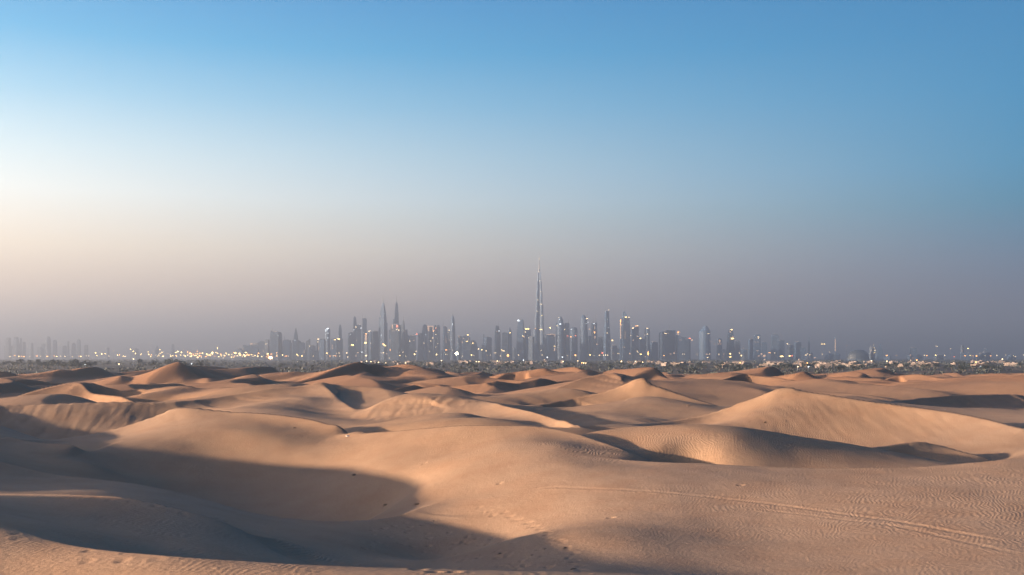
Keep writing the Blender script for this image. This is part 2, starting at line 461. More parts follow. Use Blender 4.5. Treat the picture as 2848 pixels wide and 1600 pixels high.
def build_ground():
    du = .0015
    uin = np.arange(-.50, .5001, du)
    side = []
    a, st = .50, du
    while a < 1.55:
        st *= 1.07; a += min(st, .05); side.append(a)
    side = np.array(side)
    u = np.concatenate([-side[::-1], uin, side])
    vs = [math.log(12.0)]
    while vs[-1] < math.log(45000):
        d = math.exp(vs[-1])
        dv = .0045 if d < 24 else .0026 if d < 90 else .0038 if d < 420 else .006 if d < 1500 else .02 if d < 4000 else .08
        vs.append(vs[-1] + dv)
    v = np.array(vs)
    U, V = np.meshgrid(u, v)
    # thin-plate part on a coarser lattice, cubic upsampling
    cu = np.linspace(-1.6, 1.6, 401); cv = np.linspace(v[0] - .02, 7.25, 560)
    CU, CV = np.meshgrid(cu, cv)
    G = tps(CU, CV)
    def cub(q, ax):
        h = ax[1] - ax[0]
        t = np.clip((q - ax[0]) / h, 1, len(ax) - 2.001)
        i = np.floor(t).astype(int); f = t - i
        w = np.stack([-.5 * f + f * f - .5 * f ** 3, 1 - 2.5 * f * f + 1.5 * f ** 3, .5 * f + 2 * f * f - 1.5 * f ** 3, -.5 * f * f + .5 * f ** 3])
        return i, w
    iu, wu = cub(np.clip(u, -1.59, 1.59), cu)
    iv, wv = cub(np.minimum(v, 7.2), cv)
    R = sum(G[:, iu - 1 + k] * wu[k] for k in range(4))
    B = sum(R[iv - 1 + k, :] * wv[k][:, None] for k in range(4))
    Z = ground_z(U, V, B)
    Y = np.exp(V); X = U * Y
    add_marks(X, Y, Z)
    n, m = U.shape
    co = np.stack([X, Y, Z], -1).reshape(-1, 3)
    idx = np.arange(n * m).reshape(n, m)
    q = np.stack([idx[:-1, :-1], idx[:-1, 1:], idx[1:, 1:], idx[1:, :-1]], -1).reshape(-1, 4)
    # skirt: continue the sheet to the sides and behind the camera
    edge_l = idx[:, 0]; edge_r = idx[:, -1]; near = idx[0, :]
    ext, faces = [], []
    base_i = n * m
    zl = co[edge_l]; zr = co[edge_r]
    far = 45000.0
    def ext_v(p):
        ext.append(p); return base_i + len(ext) - 1
    lcol = []
    step = 12
    li = list(range(0, n, step))
    if li[-1] != n - 1: li.append(n - 1)
    # fan strips on both sides out to the far distance, then one behind
    def strip(edge, sx):
        prev = None
        for j in li:
            p = co[edge[j]]
            o = ext_v((sx * max(far, abs(p[0]) * 1.0 + 1), p[1], 0.0)) if abs(p[0]) < far else ext_v((p[0] + sx * 5, p[1], 0.0))
            if prev is not None:
                jj, oo = prev
                chain = [int(edge[t]) for t in range(jj, j + 1)]
                faces.append(([oo] + chain + [o]) if sx < 0 else ([o] + chain[::-1] + [oo]))
            prev = (j, o)
        return prev
    strip(edge_l, -1); strip(edge_r, 1)
    # under and behind the camera
    nl = ext_v((-far, -far, 0.0)); nr = ext_v((far, -far, 0.0))
    cm = ext_v((-30.0, -14.0, 15.0)); cn = ext_v((30.0, -14.0, 15.0)); c0 = ext_v((0.0, 0.0, 18.35))
    nrs = [int(i) for i in near]
    for i in range(len(nrs) - 1):
        faces.append([c0, nrs[i + 1], nrs[i]][::1])
    l_o = base_i; r_o = base_i + len(li)
    faces.append([nrs[0], l_o, nl, cm]); faces.append([nrs[0], cm, c0])
    faces.append([c0, cm, cn]); faces.append([c0, cn, nrs[-1]]); faces.append([nrs[-1], cn, nr, r_o]); faces.append([cm, nl, nr, cn])
    co = np.concatenate([co, np.array(ext)], 0)
    me = bpy.data.meshes.new('ground')
    nq = len(q)
    loops = np.concatenate([q.ravel()] + [np.array(f) for f in faces]).astype(np.int32)
    sizes = np.concatenate([np.full(nq, 4), np.array([len(f) for f in faces])]).astype(np.int32)
    starts = np.concatenate([[0], np.cumsum(sizes)[:-1]]).astype(np.int32)
    me.vertices.add(len(co)); me.vertices.foreach_set('co', co.astype(np.float32).ravel())
    me.loops.add(len(loops)); me.loops.foreach_set('vertex_index', loops)
    me.polygons.add(len(sizes)); me.polygons.foreach_set('loop_start', starts); me.polygons.foreach_set('loop_total', sizes)
    me.polygons.foreach_set('use_smooth', np.ones(len(sizes), bool))
    me.update(calc_edges=True)
    me.validate()
    at_ = me.attributes.new('ripple', 'FLOAT', 'POINT')
    at_.data.foreach_set('value', ripple_mask(co[:, 0], co[:, 1]).astype(np.float32))
    return me, co

def sand_material():
    m, n, l, b = mat_new('sand')
    geo = n.new('ShaderNodeNewGeometry')
    def noise_n(scale, detail, rough=.5, vec=None, dist=0):
        t = n.new('ShaderNodeTexNoise'); t.inputs['Scale'].default_value = scale; t.inputs['Detail'].default_value = detail
        t.inputs['Roughness'].default_value = rough; t.inputs['Distortion'].default_value = dist
        l.new(vec or geo.outputs['Position'], t.inputs['Vector']); return t
    def mapr(src, a, b_, c=0.0, d=1.0):
        t = n.new('ShaderNodeMapRange'); t.interpolation_type = 'SMOOTHSTEP'
        t.inputs[1].default_value = a; t.inputs[2].default_value = b_; t.inputs[3].default_value = c; t.inputs[4].default_value = d
        l.new(src, t.inputs[0]); return t.outputs[0]
    def math_n(op, a, b_=None):
        t = n.new('ShaderNodeMath'); t.operation = op
        for i, s in enumerate((a, b_)):
            if s is None: continue
            if isinstance(s, (int, float)): t.inputs[i].default_value = s
            else: l.new(s, t.inputs[i])
        return t.outputs[0]
    def mix(fac, a, b_):
        t = n.new('ShaderNodeMix'); t.data_type = 'RGBA'
        l.new(fac, t.inputs[0])
        for i, s in ((6, a), (7, b_)):
            if isinstance(s, tuple): t.inputs[i].default_value = (*s, 1)
            else: l.new(s, t.inputs[i])
        return t.outputs[2]
    big = noise_n(.02, 4); mid = noise_n(.35, 5, .6); fine = noise_n(9.0, 3, .6)
    c1 = mix(mapr(big.outputs[0], .35, .68), (.222, .140, .087), (.258, .175, .120))
    c2 = mix(mapr(mid.outputs[0], .35, .75, 0, .5), c1, (.20, .112, .066))
    c3 = mix(mapr(fine.outputs[0], .3, .7, 0, .16), c2, (.14, .085, .056))
    sepd = n.new('ShaderNodeSeparateXYZ'); l.new(geo.outputs['Position'], sepd.inputs[0])
    redf = math_n('MULTIPLY', mapr(sepd.outputs[1], 150, 400, .1, .85), mapr(big.outputs[0], .3, .6, .5, 1.0))
    c3 = mix(redf, c3, (.20, .10, .054))   # redder sand deeper in the dune field
    # scrub plain beyond the dunes (soil with dark ground cover)
    sep = n.new('ShaderNodeSeparateXYZ'); l.new(geo.outputs['Position'], sep.inputs[0])
    edge = noise_n(.004, 4, .6)
    dist = math_n('ADD', sep.outputs[1], math_n('MULTIPLY', math_n('SUBTRACT', edge.outputs[0], .5), 900.0))
    plainf = mapr(dist, 1150, 1500)
    scr = noise_n(.012, 6, .7)
    plainc = mix(mapr(scr.outputs[0], .40, .56), (.10, .075, .06), (.018, .023, .022))
    col = mix(plainf, c3, plainc)
    l.new(col, b.inputs['Base Color'])
    b.inputs['Roughness'].default_value = .95
    b.inputs['Specular IOR Level'].default_value = .12
    # ripples
    mp = n.new('ShaderNodeMapping'); l.new(geo.outputs['Position'], mp.inputs['Vector'])
    mp.inputs['Rotation'].default_value = (0, 0, math.radians(24))
    wv = n.new('ShaderNodeTexWave'); wv.wave_type = 'BANDS'; wv.bands_direction = 'X'; wv.wave_profile = 'SIN'
    wv.inputs['Scale'].default_value = 1.25; wv.inputs['Distortion'].default_value = 2.5
    wv.inputs['Detail'].default_value = 2.0; wv.inputs['Detail Scale'].default_value = .35; wv.inputs['Detail Roughness'].default_value = .5
    wn_ = noise_n(.16, 3, .55); wn2 = noise_n(.9, 2, .5)
    va = n.new('ShaderNodeVectorMath'); va.operation = 'SCALE'; va.inputs[3].default_value = 5.0; l.new(wn_.outputs['Color'], va.inputs[0])
    vb = n.new('ShaderNodeVectorMath'); vb.operation = 'SCALE'; vb.inputs[3].default_value = .55; l.new(wn2.outputs['Color'], vb.inputs[0])
    vc = n.new('ShaderNodeVectorMath'); vc.operation = 'ADD'; l.new(va.outputs[0], vc.inputs[0]); l.new(vb.outputs[0], vc.inputs[1])
    vd = n.new('ShaderNodeVectorMath'); vd.operation = 'ADD'; l.new(vc.outputs[0], vd.inputs[0]); l.new(mp.outputs[0], vd.inputs[1])
    l.new(vd.outputs[0], wv.inputs['Vector'])
    rm = noise_n(.055, 3)
    att = n.new('ShaderNodeAttribute'); att.attribute_name = 'ripple'
    rmask = math_n('ADD', math_n('MULTIPLY', mapr(rm.outputs[0], .44, .66, .35, 1.0), .13), att.outputs['Fac'])
    gr = noise_n(2.3, 5, .65)
    h = math_n('ADD', math_n('MULTIPLY', math_n('MULTIPLY', wv.outputs[0], rmask), .035), math_n('MULTIPLY', gr.outputs[0], .03))
    h2 = math_n('ADD', h, math_n('MULTIPLY', fine.outputs[0], .012))
    bp = n.new('ShaderNodeBump'); bp.inputs['Strength'].default_value = 1.0; bp.inputs['Distance'].default_value = 1.0
    l.new(h2, bp.inputs['Height'])
    l.new(bp.outputs[0], b.inputs['Normal'])
    return m

gme, gco = build_ground()
gme.materials.append(sand_material())
ground = link(bpy.data.objects.new('ground', gme))
tag(ground, 'rolling wind-rippled tan sand dunes running into a flat scrub plain', 'ground', kind='structure')
# ------------------------------------------------------------------ city materials
def facade(name, dark, light, floor, bay, rough=.35, spec=.5):
    m, n, l, b = mat_new(name)
    tc = n.new('ShaderNodeTexCoord')
    br = n.new('ShaderNodeTexBrick')
    br.offset = 0.0
    br.inputs['Color1'].default_value = (*dark, 1); br.inputs['Color2'].default_value = (*[c * 1.35 for c in dark], 1)
    br.inputs['Mortar'].default_value = (*light, 1)
    br.inputs['Scale'].default_value = 1.0; br.inputs['Mortar Size'].default_value = .45
    br.inputs['Brick Width'].default_value = bay; br.inputs['Row Height'].default_value = floor
    cmb = n.new('ShaderNodeCombineXYZ'); sp = n.new('ShaderNodeSeparateXYZ')
    l.new(tc.outputs['Object'], sp.inputs[0])
    ad = n.new('ShaderNodeMath'); ad.operation = 'ADD'; l.new(sp.outputs[0], ad.inputs[0]); l.new(sp.outputs[1], ad.inputs[1])
    l.new(ad.outputs[0], cmb.inputs[0]); l.new(sp.outputs[2], cmb.inputs[1])
    l.new(cmb.outputs[0], br.inputs['Vector'])
    oi = n.new('ShaderNodeObjectInfo')
    hv = n.new('ShaderNodeHueSaturation'); l.new(br.outputs[0], hv.inputs['Color'])
    mr = n.new('ShaderNodeMapRange'); mr.inputs[3].default_value = .8; mr.inputs[4].default_value = 1.2
    l.new(oi.outputs['Random'], mr.inputs[0]); l.new(mr.outputs[0], hv.inputs['Value'])
    l.new(hv.outputs[0], b.inputs['Base Color'])
    b.inputs['Roughness'].default_value = rough
    b.inputs['Specular IOR Level'].default_value = spec
    return m
M_GLASS = facade('blue_glass_facade', (.024, .048, .092), (.046, .076, .122), 4.0, 3.2, .6, .2)
M_STEEL = facade('steel_glass_facade', (.032, .06, .105), (.06, .092, .142), 4.0, 2.6, .6, .25)
M_STONE = facade('pale_stone_facade', (.03, .05, .08), (.06, .08, .11), 3.8, 3.6, .7, .3)
M_DARK = facade('dark_glass_facade', (.02, .04, .08), (.038, .065, .105), 4.0, 3.0, .6, .2)
def plain(name, col, rough=.7):
    m, n, l, b = mat_new(name)
    t = n.new('ShaderNodeTexNoise'); t.inputs['Scale'].default_value = .35; t.inputs['Detail'].default_value = 4
    g = n.new('ShaderNodeNewGeometry'); l.new(g.outputs['Position'], t.inputs['Vector'])
    mx = n.new('ShaderNodeMix'); mx.data_type = 'RGBA'; l.new(t.outputs[0], mx.inputs[0])
    mx.inputs[6].default_value = (*[c * .75 for c in col], 1); mx.inputs[7].default_value = (*[min(1, c * 1.2) for c in col], 1)
    l.new(mx.outputs[2], b.inputs['Base Color']); b.inputs['Roughness'].default_value = rough
    return m
M_METAL = plain('grey_metal', (.07, .08, .10), .6)
M_ROOF = plain('roof_grey', (.14, .14, .15))
def glow(name, col, strength):
    m, n, l, b = mat_new(name)
    b.inputs['Base Color'].default_value = (.05, .05, .05, 1)
    b.inputs['Emission Color'].default_value = (*col, 1); b.inputs['Emission Strength'].default_value = strength
    m.cycles.emission_sampling = 'NONE'
    return m
GLOW = {'w': glow('lamp_white', (1, .70, .38), 0.484), 'c': glow('lamp_cool', (.86, .95, 1.0), 0.39), 'y': glow('lamp_yellow', (1, .66, .24), 0.819),
        'o': glow('lamp_orange', (1, .40, .11), 0.741), 'r': glow('lamp_red', (1, .20, .10), 0.468), 'd': glow('lamp_dim_amber', (1, .58, .34), 0.148), 'W': glow('lamp_bright', (1, .86, .58), 3.12)}
LIGHT_NAME = {'w': 'lit_window', 'c': 'lit_window', 'y': 'lit_window', 'o': 'lit_window', 'r': 'warning_light', 'd': 'lit_strip', 'W': 'lit_window'}

def zof(py, d): return CAMZ - (py - HY) / F * d

def section(kind, n_rib, hx, hy, rot):
    """outline of a tower with shallow ribs"""
    pts = []
    if kind in 'qs':
        k = max(2, n_rib)
        side = []
        for i in range(k):
            a, b_ = -1 + 2 * i / k, -1 + 2 * (i + .5) / k
            c_ = -1 + 2 * (i + 1) / k
            side += [(a, 1.0), (b_, 1.0), (b_, .945), (c_, .945)]
        for q in range(4):
            ca, sa = [(1, 0), (0, 1), (-1, 0), (0, -1)][q]
            for (t, r) in side:
                pts.append((ca * r - sa * t, sa * r + ca * t))
    else:
        m = 16 if kind == 'o' else 36
        for i in range(m):
            a = 2 * math.pi * i / m
            r = 1.0 if (kind == 'r' and i % 2) or kind == 'o' else .965
            pts.append((r * math.cos(a), r * math.sin(a)))
    c, s_ = math.cos(rot), math.sin(rot)
    nrm = 1.0 if kind in 'ro' else (abs(c) + abs(s_))
    return [((x * c - y * s_) / nrm * hx, (x * s_ + y * c) / nrm * hy) for x, y in pts]

def loft(rows):
    """rows: list of (z, outline, (dx,dy)) -> verts, faces, capped"""
    verts, faces = [], []
    n = len(rows[0][1])
    for z, o, (dx, dy) in rows:
        verts += [(x + dx, y + dy, z) for x, y in o]
    for r in range(len(rows) - 1):
        for i in range(n):
            j = (i + 1) % n
            faces.append((r * n + i, r * n + j, (r + 1) * n + j, (r + 1) * n + i))
    faces.append(tuple(range(n))[::-1]); faces.append(tuple((len(rows) - 1) * n + i for i in range(n)))
    return verts, faces

def box_vf(x0, x1, y0, y1, z0, z1):
    v = [(x0, y0, z0), (x1, y0, z0), (x1, y1, z0), (x0, y1, z0), (x0, y0, z1), (x1, y0, z1), (x1, y1, z1), (x0, y1, z1)]
    return v, [(0, 3, 2, 1), (4, 5, 6, 7), (0, 1, 5, 4), (1, 2, 6, 5), (2, 3, 7, 6), (3, 0, 4, 7)]

def cone_vf(x, y, z0, z1, r0, r1, n=8):
    v = []
    for z, r in ((z0, r0), (z1, r1)):
        v += [(x + r * math.cos(2 * math.pi * i / n), y + r * math.sin(2 * math.pi * i / n), z) for i in range(n)]
    f = [(i, (i + 1) % n, n + (i + 1) % n, n + i) for i in range(n)] + [tuple(range(n))[::-1], tuple(range(n, 2 * n))]
    return v, f

def tower(name, px, d, kind, prof, label, cat='tower', mat=None, wings=(), spires=(), lights=(), rot=None, depth=1.0, group=None, crown=True, frame=None):
    """prof: [(row, half width px [, sideways shift px])] from the bottom up; a repeated row makes a setback"""
    r = random.Random(int(px * 7 + d))
    mat = mat or r.choice([M_GLASS, M_STEEL, M_STONE, M_GLASS])
    s = d / F
    x0 = (px - CX) * s
    root = empty(name, (x0, d, 0.0))
    tag(root, label, cat, group)
    rot = r.uniform(-.5, .5) if rot is None else rot
    hx0 = max(p[1] for p in prof) * s
    ribs = max(2, int(hx0 / 6))
    rows = []
    for i, p in enumerate(prof):
        z = -4.0 if i == 0 else zof(p[0], d)
        sh = (p[2] if len(p) > 2 else 0) * s
        hy = p[1] * s * depth
        rows.append((z, section(kind, ribs, p[1] * s, hy, rot), (sh, 0)))
    # storey ledges: a slim recess every dozen floors
    fine = [rows[0]]
    for a, b_ in zip(rows[:-1], rows[1:]):
        dz = b_[0] - a[0]
        k = int(dz // 48)
        for j in range(1, k + 1):
            t = j / (k + 1)
            o = [((1 - t) * p[0] + t * q[0], (1 - t) * p[1] + t * q[1]) for p, q in zip(a[1], b_[1])]
            sh = tuple((1 - t) * u + t * w_ for u, w_ in zip(a[2], b_[2]))
            z = a[0] + dz * t
            fine += [(z, o, sh), (z + .6, [(x * .93, y * .93) for x, y in o], sh), (z + 4.2, [(x * .93, y * .93) for x, y in o], sh), (z + 4.8, o, sh)]
        fine.append(b_)
    v, f = loft(fine)
    body = mesh_obj('body', v, f, mat, root)
    ztop = rows[-1][0]; htop = prof[-1][1] * s; shtop = rows[-1][2][0]
    if crown and htop > 6:
        v, f = box_vf(shtop - htop * .45, shtop + htop * .4, -htop * .4, htop * .45, ztop - .5, ztop + max(3.0, htop * .22))
        mesh_obj('roof_plant', v, f, M_ROOF, root)
    for wg in wings:        # (shift px, half width px, top row [, top row at the far edge])
        cx, hw, yt = wg[0] * s, wg[1] * s, zof(wg[2], d)
        yt2 = zof(wg[3], d) if len(wg) > 3 else yt
        hy = hw * .9 + 2
        vv = [(cx - hw, -hy, -4), (cx + hw, -hy, -4), (cx + hw, hy, -4), (cx - hw, hy, -4), (cx - hw, -hy, yt), (cx + hw, -hy, yt2), (cx + hw, hy, yt2), (cx - hw, hy, yt)]
        mesh_obj('wing', vv, [(0, 3, 2, 1), (4, 5, 6, 7), (0, 1, 5, 4), (1, 2, 6, 5), (2, 3, 7, 6), (3, 0, 4, 7)], mat, root)
    for sp in spires:       # (shift px, top row, base row, half width px)
        v, f = cone_vf(sp[0] * s, 0, zof(sp[2], d) - 1, zof(sp[1], d), sp[3] * s, max(.4, sp[3] * s * .18))
        mesh_obj('spire' if sp[3] > .8 else 'antenna', v, f, M_METAL, root)
    hy = hx0 * depth + 3
    if frame:               # lit outline round a flat top: (left, right, top row, bottom row, px thick, colour)
        l_, r_, t_, b_, th, col = frame
        for (a0, a1, z0, z1) in ((l_, l_ + th, b_, t_), (r_ - th, r_, b_, t_), (l_ + th, r_ - th, t_ + th, t_)):
            v, f = box_vf(a0 * s, a1 * s, -hy - 1.5, -hy, zof(z0, d), zof(z1, d))
            mesh_obj('lit_frame', v, f, GLOW[col], body)
    for lt in lights:       # (column, row, width, height, colour)
        cx = (lt[0] - px) * s; cz = zof(lt[1], d); w, h = lt[2] * s * .40, lt[3] * s * .38
        v, f = box_vf(cx - w, cx + w, -hy - 1.2, -hy + 1.0, cz - h, cz + h)
        mesh_obj(LIGHT_NAME[lt[4]], v, f, GLOW[lt[4]], body)
    return root

# ------------------------------------------------------------------ the tallest tower
def supertall():
    px, d = 1500, 8600; s = d / F
    root = empty('supertall_tower', ((px - CX) * s, d, 0))
    tag(root, 'tallest needle tower of silvery stepped tiers rising far above the whole skyline', 'skyscraper')
    tiers = [(1003, 915, 17.5, 14), (915, 877, 13.5, 12.5), (877, 847, 11, 11.2), (847, 811, 9.8, 9), (811, 783, 7.6, 7.2), (783, 758, 5.4, 5)]
    def lobes(l_, r_):
        o = []
        for i in range(48):
            a = 2 * math.pi * i / 48
            k = .66 + .34 * math.cos(3 * (a + math.pi / 2) - math.pi)
            k *= .985 if i % 2 else 1.0
            sx = (r_ if math.cos(a) > 0 else l_) * s / .92
            o.append((k * sx * math.cos(a), k * (l_ + r_) * .5 * s * math.sin(a)))
        return o
    parts = []
    for i, (yb, yt, l_, r_) in enumerate(tiers):
        z0, z1 = (-4.0 if i == 0 else zof(yb, d) - .5), zof(yt, d)
        rows = []
        k = max(1, int((z1 - z0) / 40))
        o = lobes(l_, r_); o2 = [(x * .92, y * .92) for x, y in o]
        for j in range(k):
            a, b_ = z0 + (z1 - z0) * j / k, z0 + (z1 - z0) * (j + 1) / k
            rows += [(a, o, (0, 0)), (b_ - 5, o, (0, 0)), (b_ - 4.5, o2, (0, 0)), (b_ - .6, o2, (0, 0))]
        rows.append((z1, o, (0, 0)))
        v, f = loft(rows)
        parts.append((yb, yt, mesh_obj('tier', v, f, M_STEEL, root)))
    for (yb, yt, r0, r1) in ((758, 742, 2.8, 2.0), (742, 722, 1.7, 1.1), (722, 703, .9, .4)):
        v, f = cone_vf(-1 * s * .2, 0, zof(yb, d) - 1, zof(yt, d), r0 * s, r1 * s, 12)
        parts.append((yb, yt, mesh_obj('pinnacle', v, f, M_METAL, root)))
    for (x, y, w, h, c) in ((1499.5, 721, 1.6, 3.0, 'w'), (1499.5, 740, 1.2, 2, 'w'), (1499.6, 747, 2.2, 2.0, 'w'), (1499, 757, 4, 1.4, 'w'), (1501, 782, 5, 1.3, 'w'), (1503, 811, 4.5, 1.8, 'w'), (1495, 835, 4.5, 1.8, 'w'), (1505, 847, 5.5, 2.4, 'w'),
                            (1494, 866, 4.5, 1.6, 'w'), (1507, 878, 4.5, 1.6, 'y'), (1489, 914, 4, 1.6, 'o'), (1504, 917, 12, 2.2, 'y'), (1491, 951, 4, .8, 'd'), (1505, 975, 2.5, 3.5, 'w'), (1507, 988, 6, 1.6, 'w')):
        cx = (x - px) * s; w2, h2 = w * s * .36, h * s * .36; cz = zof(y, d)
        lw = [t for t in tiers if t[1] - 1 <= y <= t[0] + 1]
        fy = -(lw[-1][2] + lw[-1][3]) * .5 * s if lw else -2.2 * s
        v, f = box_vf(cx - w2, cx + w2, fy - 1.5, fy + 2.0, cz - h2, cz + h2)
        mesh_obj('ledge_light', v, f, GLOW[c], [q[2] for q in parts if q[1] - 1.5 <= y <= q[0] + 1.5][0])
supertall()

# ------------------------------------------------------------------ named towers
B = 1004   # row of the tower feet
D = 8600
T = tower
# hazy far cluster (far left)
for a in [
 (23, 'q', [(B,9),(962,9),(962,6),(940,5.5)], 'very faint blocky tower with a wider foot at the end of the far hazy cluster'),
 (45, 'q', [(B,11),(965,9),(938,4.5)], 'faint tower flaring towards its foot beside a thin stub tower in the far cluster'),
 (58, 'q', [(B,4),(941,3)], 'thin faint stub tower beside the flaring one in the far cluster'),
 (67, 'q', [(B,6),(952,5)], 'low faint block leaning on the thin stub tower in the far cluster'),
 (88, 'o', [(B,6),(955,4)], 'lone short faint tower standing between two clumps of the far cluster'),
 (112, 'q', [(B,9),(966,7)], 'squat faint block at the foot of the round-shouldered far tower'),
 (122, 'q', [(B,6),(957,5)], 'faint mid-height block against the side of the round-shouldered far tower'),
 (134, 'r', [(B,8),(945,7),(939,5.5),(936,3)], 'tallest faint tower with rounded shoulders in the far hazy cluster'),
 (153, 'q', [(B,6),(950,5),(946,3.5)], 'faint narrow tower next to the round-shouldered one'),
 (180, 'q', [(B,7),(963,6)], 'flat low faint block beginning the stepped far clump'),
 (190, 'q', [(B,3),(950,2.2)], 'faint chimney-thin tower in the stepped far clump'),
 (205, 'q', [(B,8),(958,6),(954,3)], 'broad faint block beside the pointed far tower'),
 (219, 'q', [(B,5),(948,4.2),(944,1.5)], 'faint pointed tower with a short mast in the stepped far clump'),
 (240, 'q', [(B,6),(960,4.5)], 'last faint block of the stepped far clump'),
 (300, 'o', [(B,5),(968,4)], 'tiny faint tower rising behind yellow floodlights'),
 (376, 'q', [(B,12),(970,9)], 'very low broad faint block behind the floodlit plain'),
 (437, 'q', [(B,8),(972,5),(961,1)], 'small faint pyramid-topped building among the floodlights'),
 (481, 's', [(B,7),(958,4)], 'solitary faint slab tower standing beyond the floodlit plain')]:
    T('far_tower', a[0], 13500, a[1], [(a[2][0][0], a[2][0][1])] + a[2][1:], a[3], spires=[(0, 938, 945, .7)] if a[0] == 219 else ())
# left part of the skyline
T('office_block', 708, 9600, 's', [(B,28),(960,27)], 'long low hazy block with a flat roof at the skyline\'s ragged end', 'building', lights=[(706,957,6,5,'d')])
T('office_block', 729, 9400, 'q', [(B,10),(953,9),(950,6)], 'hazy stepped block between the long low roof and a small square tower', 'building')
T('office_block', 743, 9200, 'q', [(B,8),(945,6)], 'small square hazy tower beside the horned block', 'building', lights=[(742,957,2,3,'w')])
T('horned_tower', 768, D, 's', [(B,15),(930,14.5),(924,13,-1)], 'bulky dark block with pointed horns along its broken roofline', wings=[(-11.5,3,919,926),(0,3,921),(12,4,926,940)], spires=[(-11,912,922,1.0),(-1,917,922,.8)], lights=[(778,934,1.6,3,'c')], mat=M_DARK)
T('office_block', 796, D, 's', [(B,12),(947,10,2)], 'sloped-roof block with a thin mast beside the horned tower', 'building', wings=[(6,8,947,954)], spires=[(-5,934,948,.8)])
T('spire_tower', 823, D, 'q', [(B,9),(947,8.5),(947,5.5),(930,4),(912,.7)], 'dark tower tapering to a sharp needle with low shoulders', wings=[(8,5,945,950)], lights=[(822,947,2,2,'c')], mat=M_DARK, crown=False)
T('office_block', 841, D, 'q', [(B,9),(954,8)], 'flat low block between the needle tower and the sail-roofed one', 'building', spires=[(3,950,955,.8)])
T('office_block', 856, D, 's', [(B,6),(949,5.5)], 'sail-roofed block with one dark mast on its high edge', 'building', wings=[(1,5,950,943)], spires=[(4,938,945,.8)], lights=[(862,963,3,2,'w')])
T('office_block', 868, 9200, 's', [(B,12),(962,11)], 'low hazy block between the sail-roofed block and the mast with a beacon', 'building')
T('beacon_mast', 883, D, 'q', [(B,4),(960,3.2),(945,2)], 'slim mast building with a bright white beacon near its tip', spires=[(-1,935,946,1.0)], lights=[(886,944,6,3.4,'w'),(885,952,2.5,2.5,'w'),(887,968,1,12,'d')])
T('office_block', 897, D, 'q', [(B,9),(948,8),(943,5)], 'stepped block in front of the tower with the brilliant cap', 'building')
T('lit_cap_tower', 911, D, 'r', [(B,8),(920,7.2),(916,6.5),(913,4.5)], 'round tower crowned by a brilliant white lit cap', mat=M_STEEL, lights=[(913,914.5,7,4,'c'),(909,918,10,1.6,'c'),(908,921,3,2,'c'),(914,927,5,1.2,'c'),(913,940,1.5,4,'c')])
T('office_block', 930, D, 's', [(B,9),(943,8.5)], 'flat block with a red lit corner line beside the round white-capped tower', 'building', lights=[(925.5,965,1.5,18,'d'),(933,945.5,5,2,'y')])
T('spire_tower', 946, D, 'q', [(B,9),(942,8),(942,5.5),(915,4.6),(903,2)], 'slim tower with setbacks and a gold lit ring at its waist', lights=[(944,943.5,9,3,'y'),(940,942,3,1.5,'w')])
T('office_block', 977, D, 'q', [(B,11),(928,10),(925,5)], 'broad shouldered block at the foot of the tall slanting slab', 'building', wings=[(-5,4,938,930)], lights=[(982,960,9,4.5,'y'),(976,931,1.5,3,'c')])
T('slab_tower', 987, D, 's', [(B,7),(905,5.5),(884,3.6,-.5),(881,2.4,-.7)], 'tall slanting slab tower leaning over a block with a white sail light', mat=M_STEEL)
T('office_block', 998, 8450, 'q', [(B,8),(912,7.5),(904,6.5)], 'glass block with a white sail-shaped light on its corner', 'building', lights=[(991,910,1.8,6,'w'),(1005,913,4,2,'c'),(985,918,1.4,3,'c'),(993,948,1.5,4,'d')])
T('twin_mast_tower', 1014, D, 'q', [(B,7),(890,6.3),(886,5.5)], 'slab tower with two thin masts on its flat roof', spires=[(-6,874,890,.7),(1.5,877,888,.8)], mat=M_GLASS)
T('lit_column_block', 1019, 8300, 's', [(B,5),(930,4.5)], 'narrow block carrying a glowing orange column ending in gold', 'building', lights=[(1018.5,940,5.5,20,'d'),(1017.5,954,7,6,'y'),(1019,929,5,2.5,'o')])
T('office_block', 1029, D, 'q', [(B,6),(923,5.3)], 'narrow block with a white lamp on its roof corner', 'building', lights=[(1028,922,6,3,'w'),(1032,955,2,2,'w'),(1031,968,1.6,6,'d')])
T('office_block', 1044, D, 's', [(B,9),(922,8.6)], 'plain square slab standing just before the fatter pointed twin', 'building', mat=M_DARK)
T('pointed_twin_tower', 1065, 8500, 'q', [(B,13),(945,12.5),(900,10.6),(870,7.6,.4),(855,5,1),(846,2.8,1),(841,1,0)], 'broad curved tower sharpened to a mast, the fatter of the two tall pointed twins', mat=M_GLASS, wings=[(-8,2.5,883),(9.5,3,899)], spires=[(0,822,843,1.4)], lights=[(1071,872,1.8,1.8,'c'),(1062,933,1.6,5,'c'),(1069,959,6,3.4,'y'),(1067,956,3,3,'o'),(1073,962,5,3.4,'y'),(1060,903,1.4,1.4,'c'),(1059,880,3,2,'d')], crown=False)
T('office_block', 1086, D, 'q', [(B,5),(918,4.2)], 'slim block squeezed between the two tall pointed twins', 'building', lights=[(1085,947,1.2,8,'d'),(1086,974,1.6,7,'o')])
T('pointed_twin_tower', 1103, 8500, 'q', [(B,9),(905,7),(870,5.5),(850,4),(843,2.3),(838,1)], 'slim tower tapering to a mast, the thinner of the two tall pointed twins', mat=M_GLASS, wings=[(-7.5,2.2,888)], spires=[(0,822,841,1.4)], crown=False)
T('office_block', 1101, 8250, 's', [(B,14),(916,13.5),(904,12.5)], 'wide block with red and white lit panels at the thinner twin\'s foot', 'building', lights=[(1093,909,4,13,'d'),(1106,908,6,8,'r'),(1104,917,4,2.5,'w'),(1108,916,3,2,'w'),(1111,919,2.2,5,'w'),(1096,921,12,1,'d')])
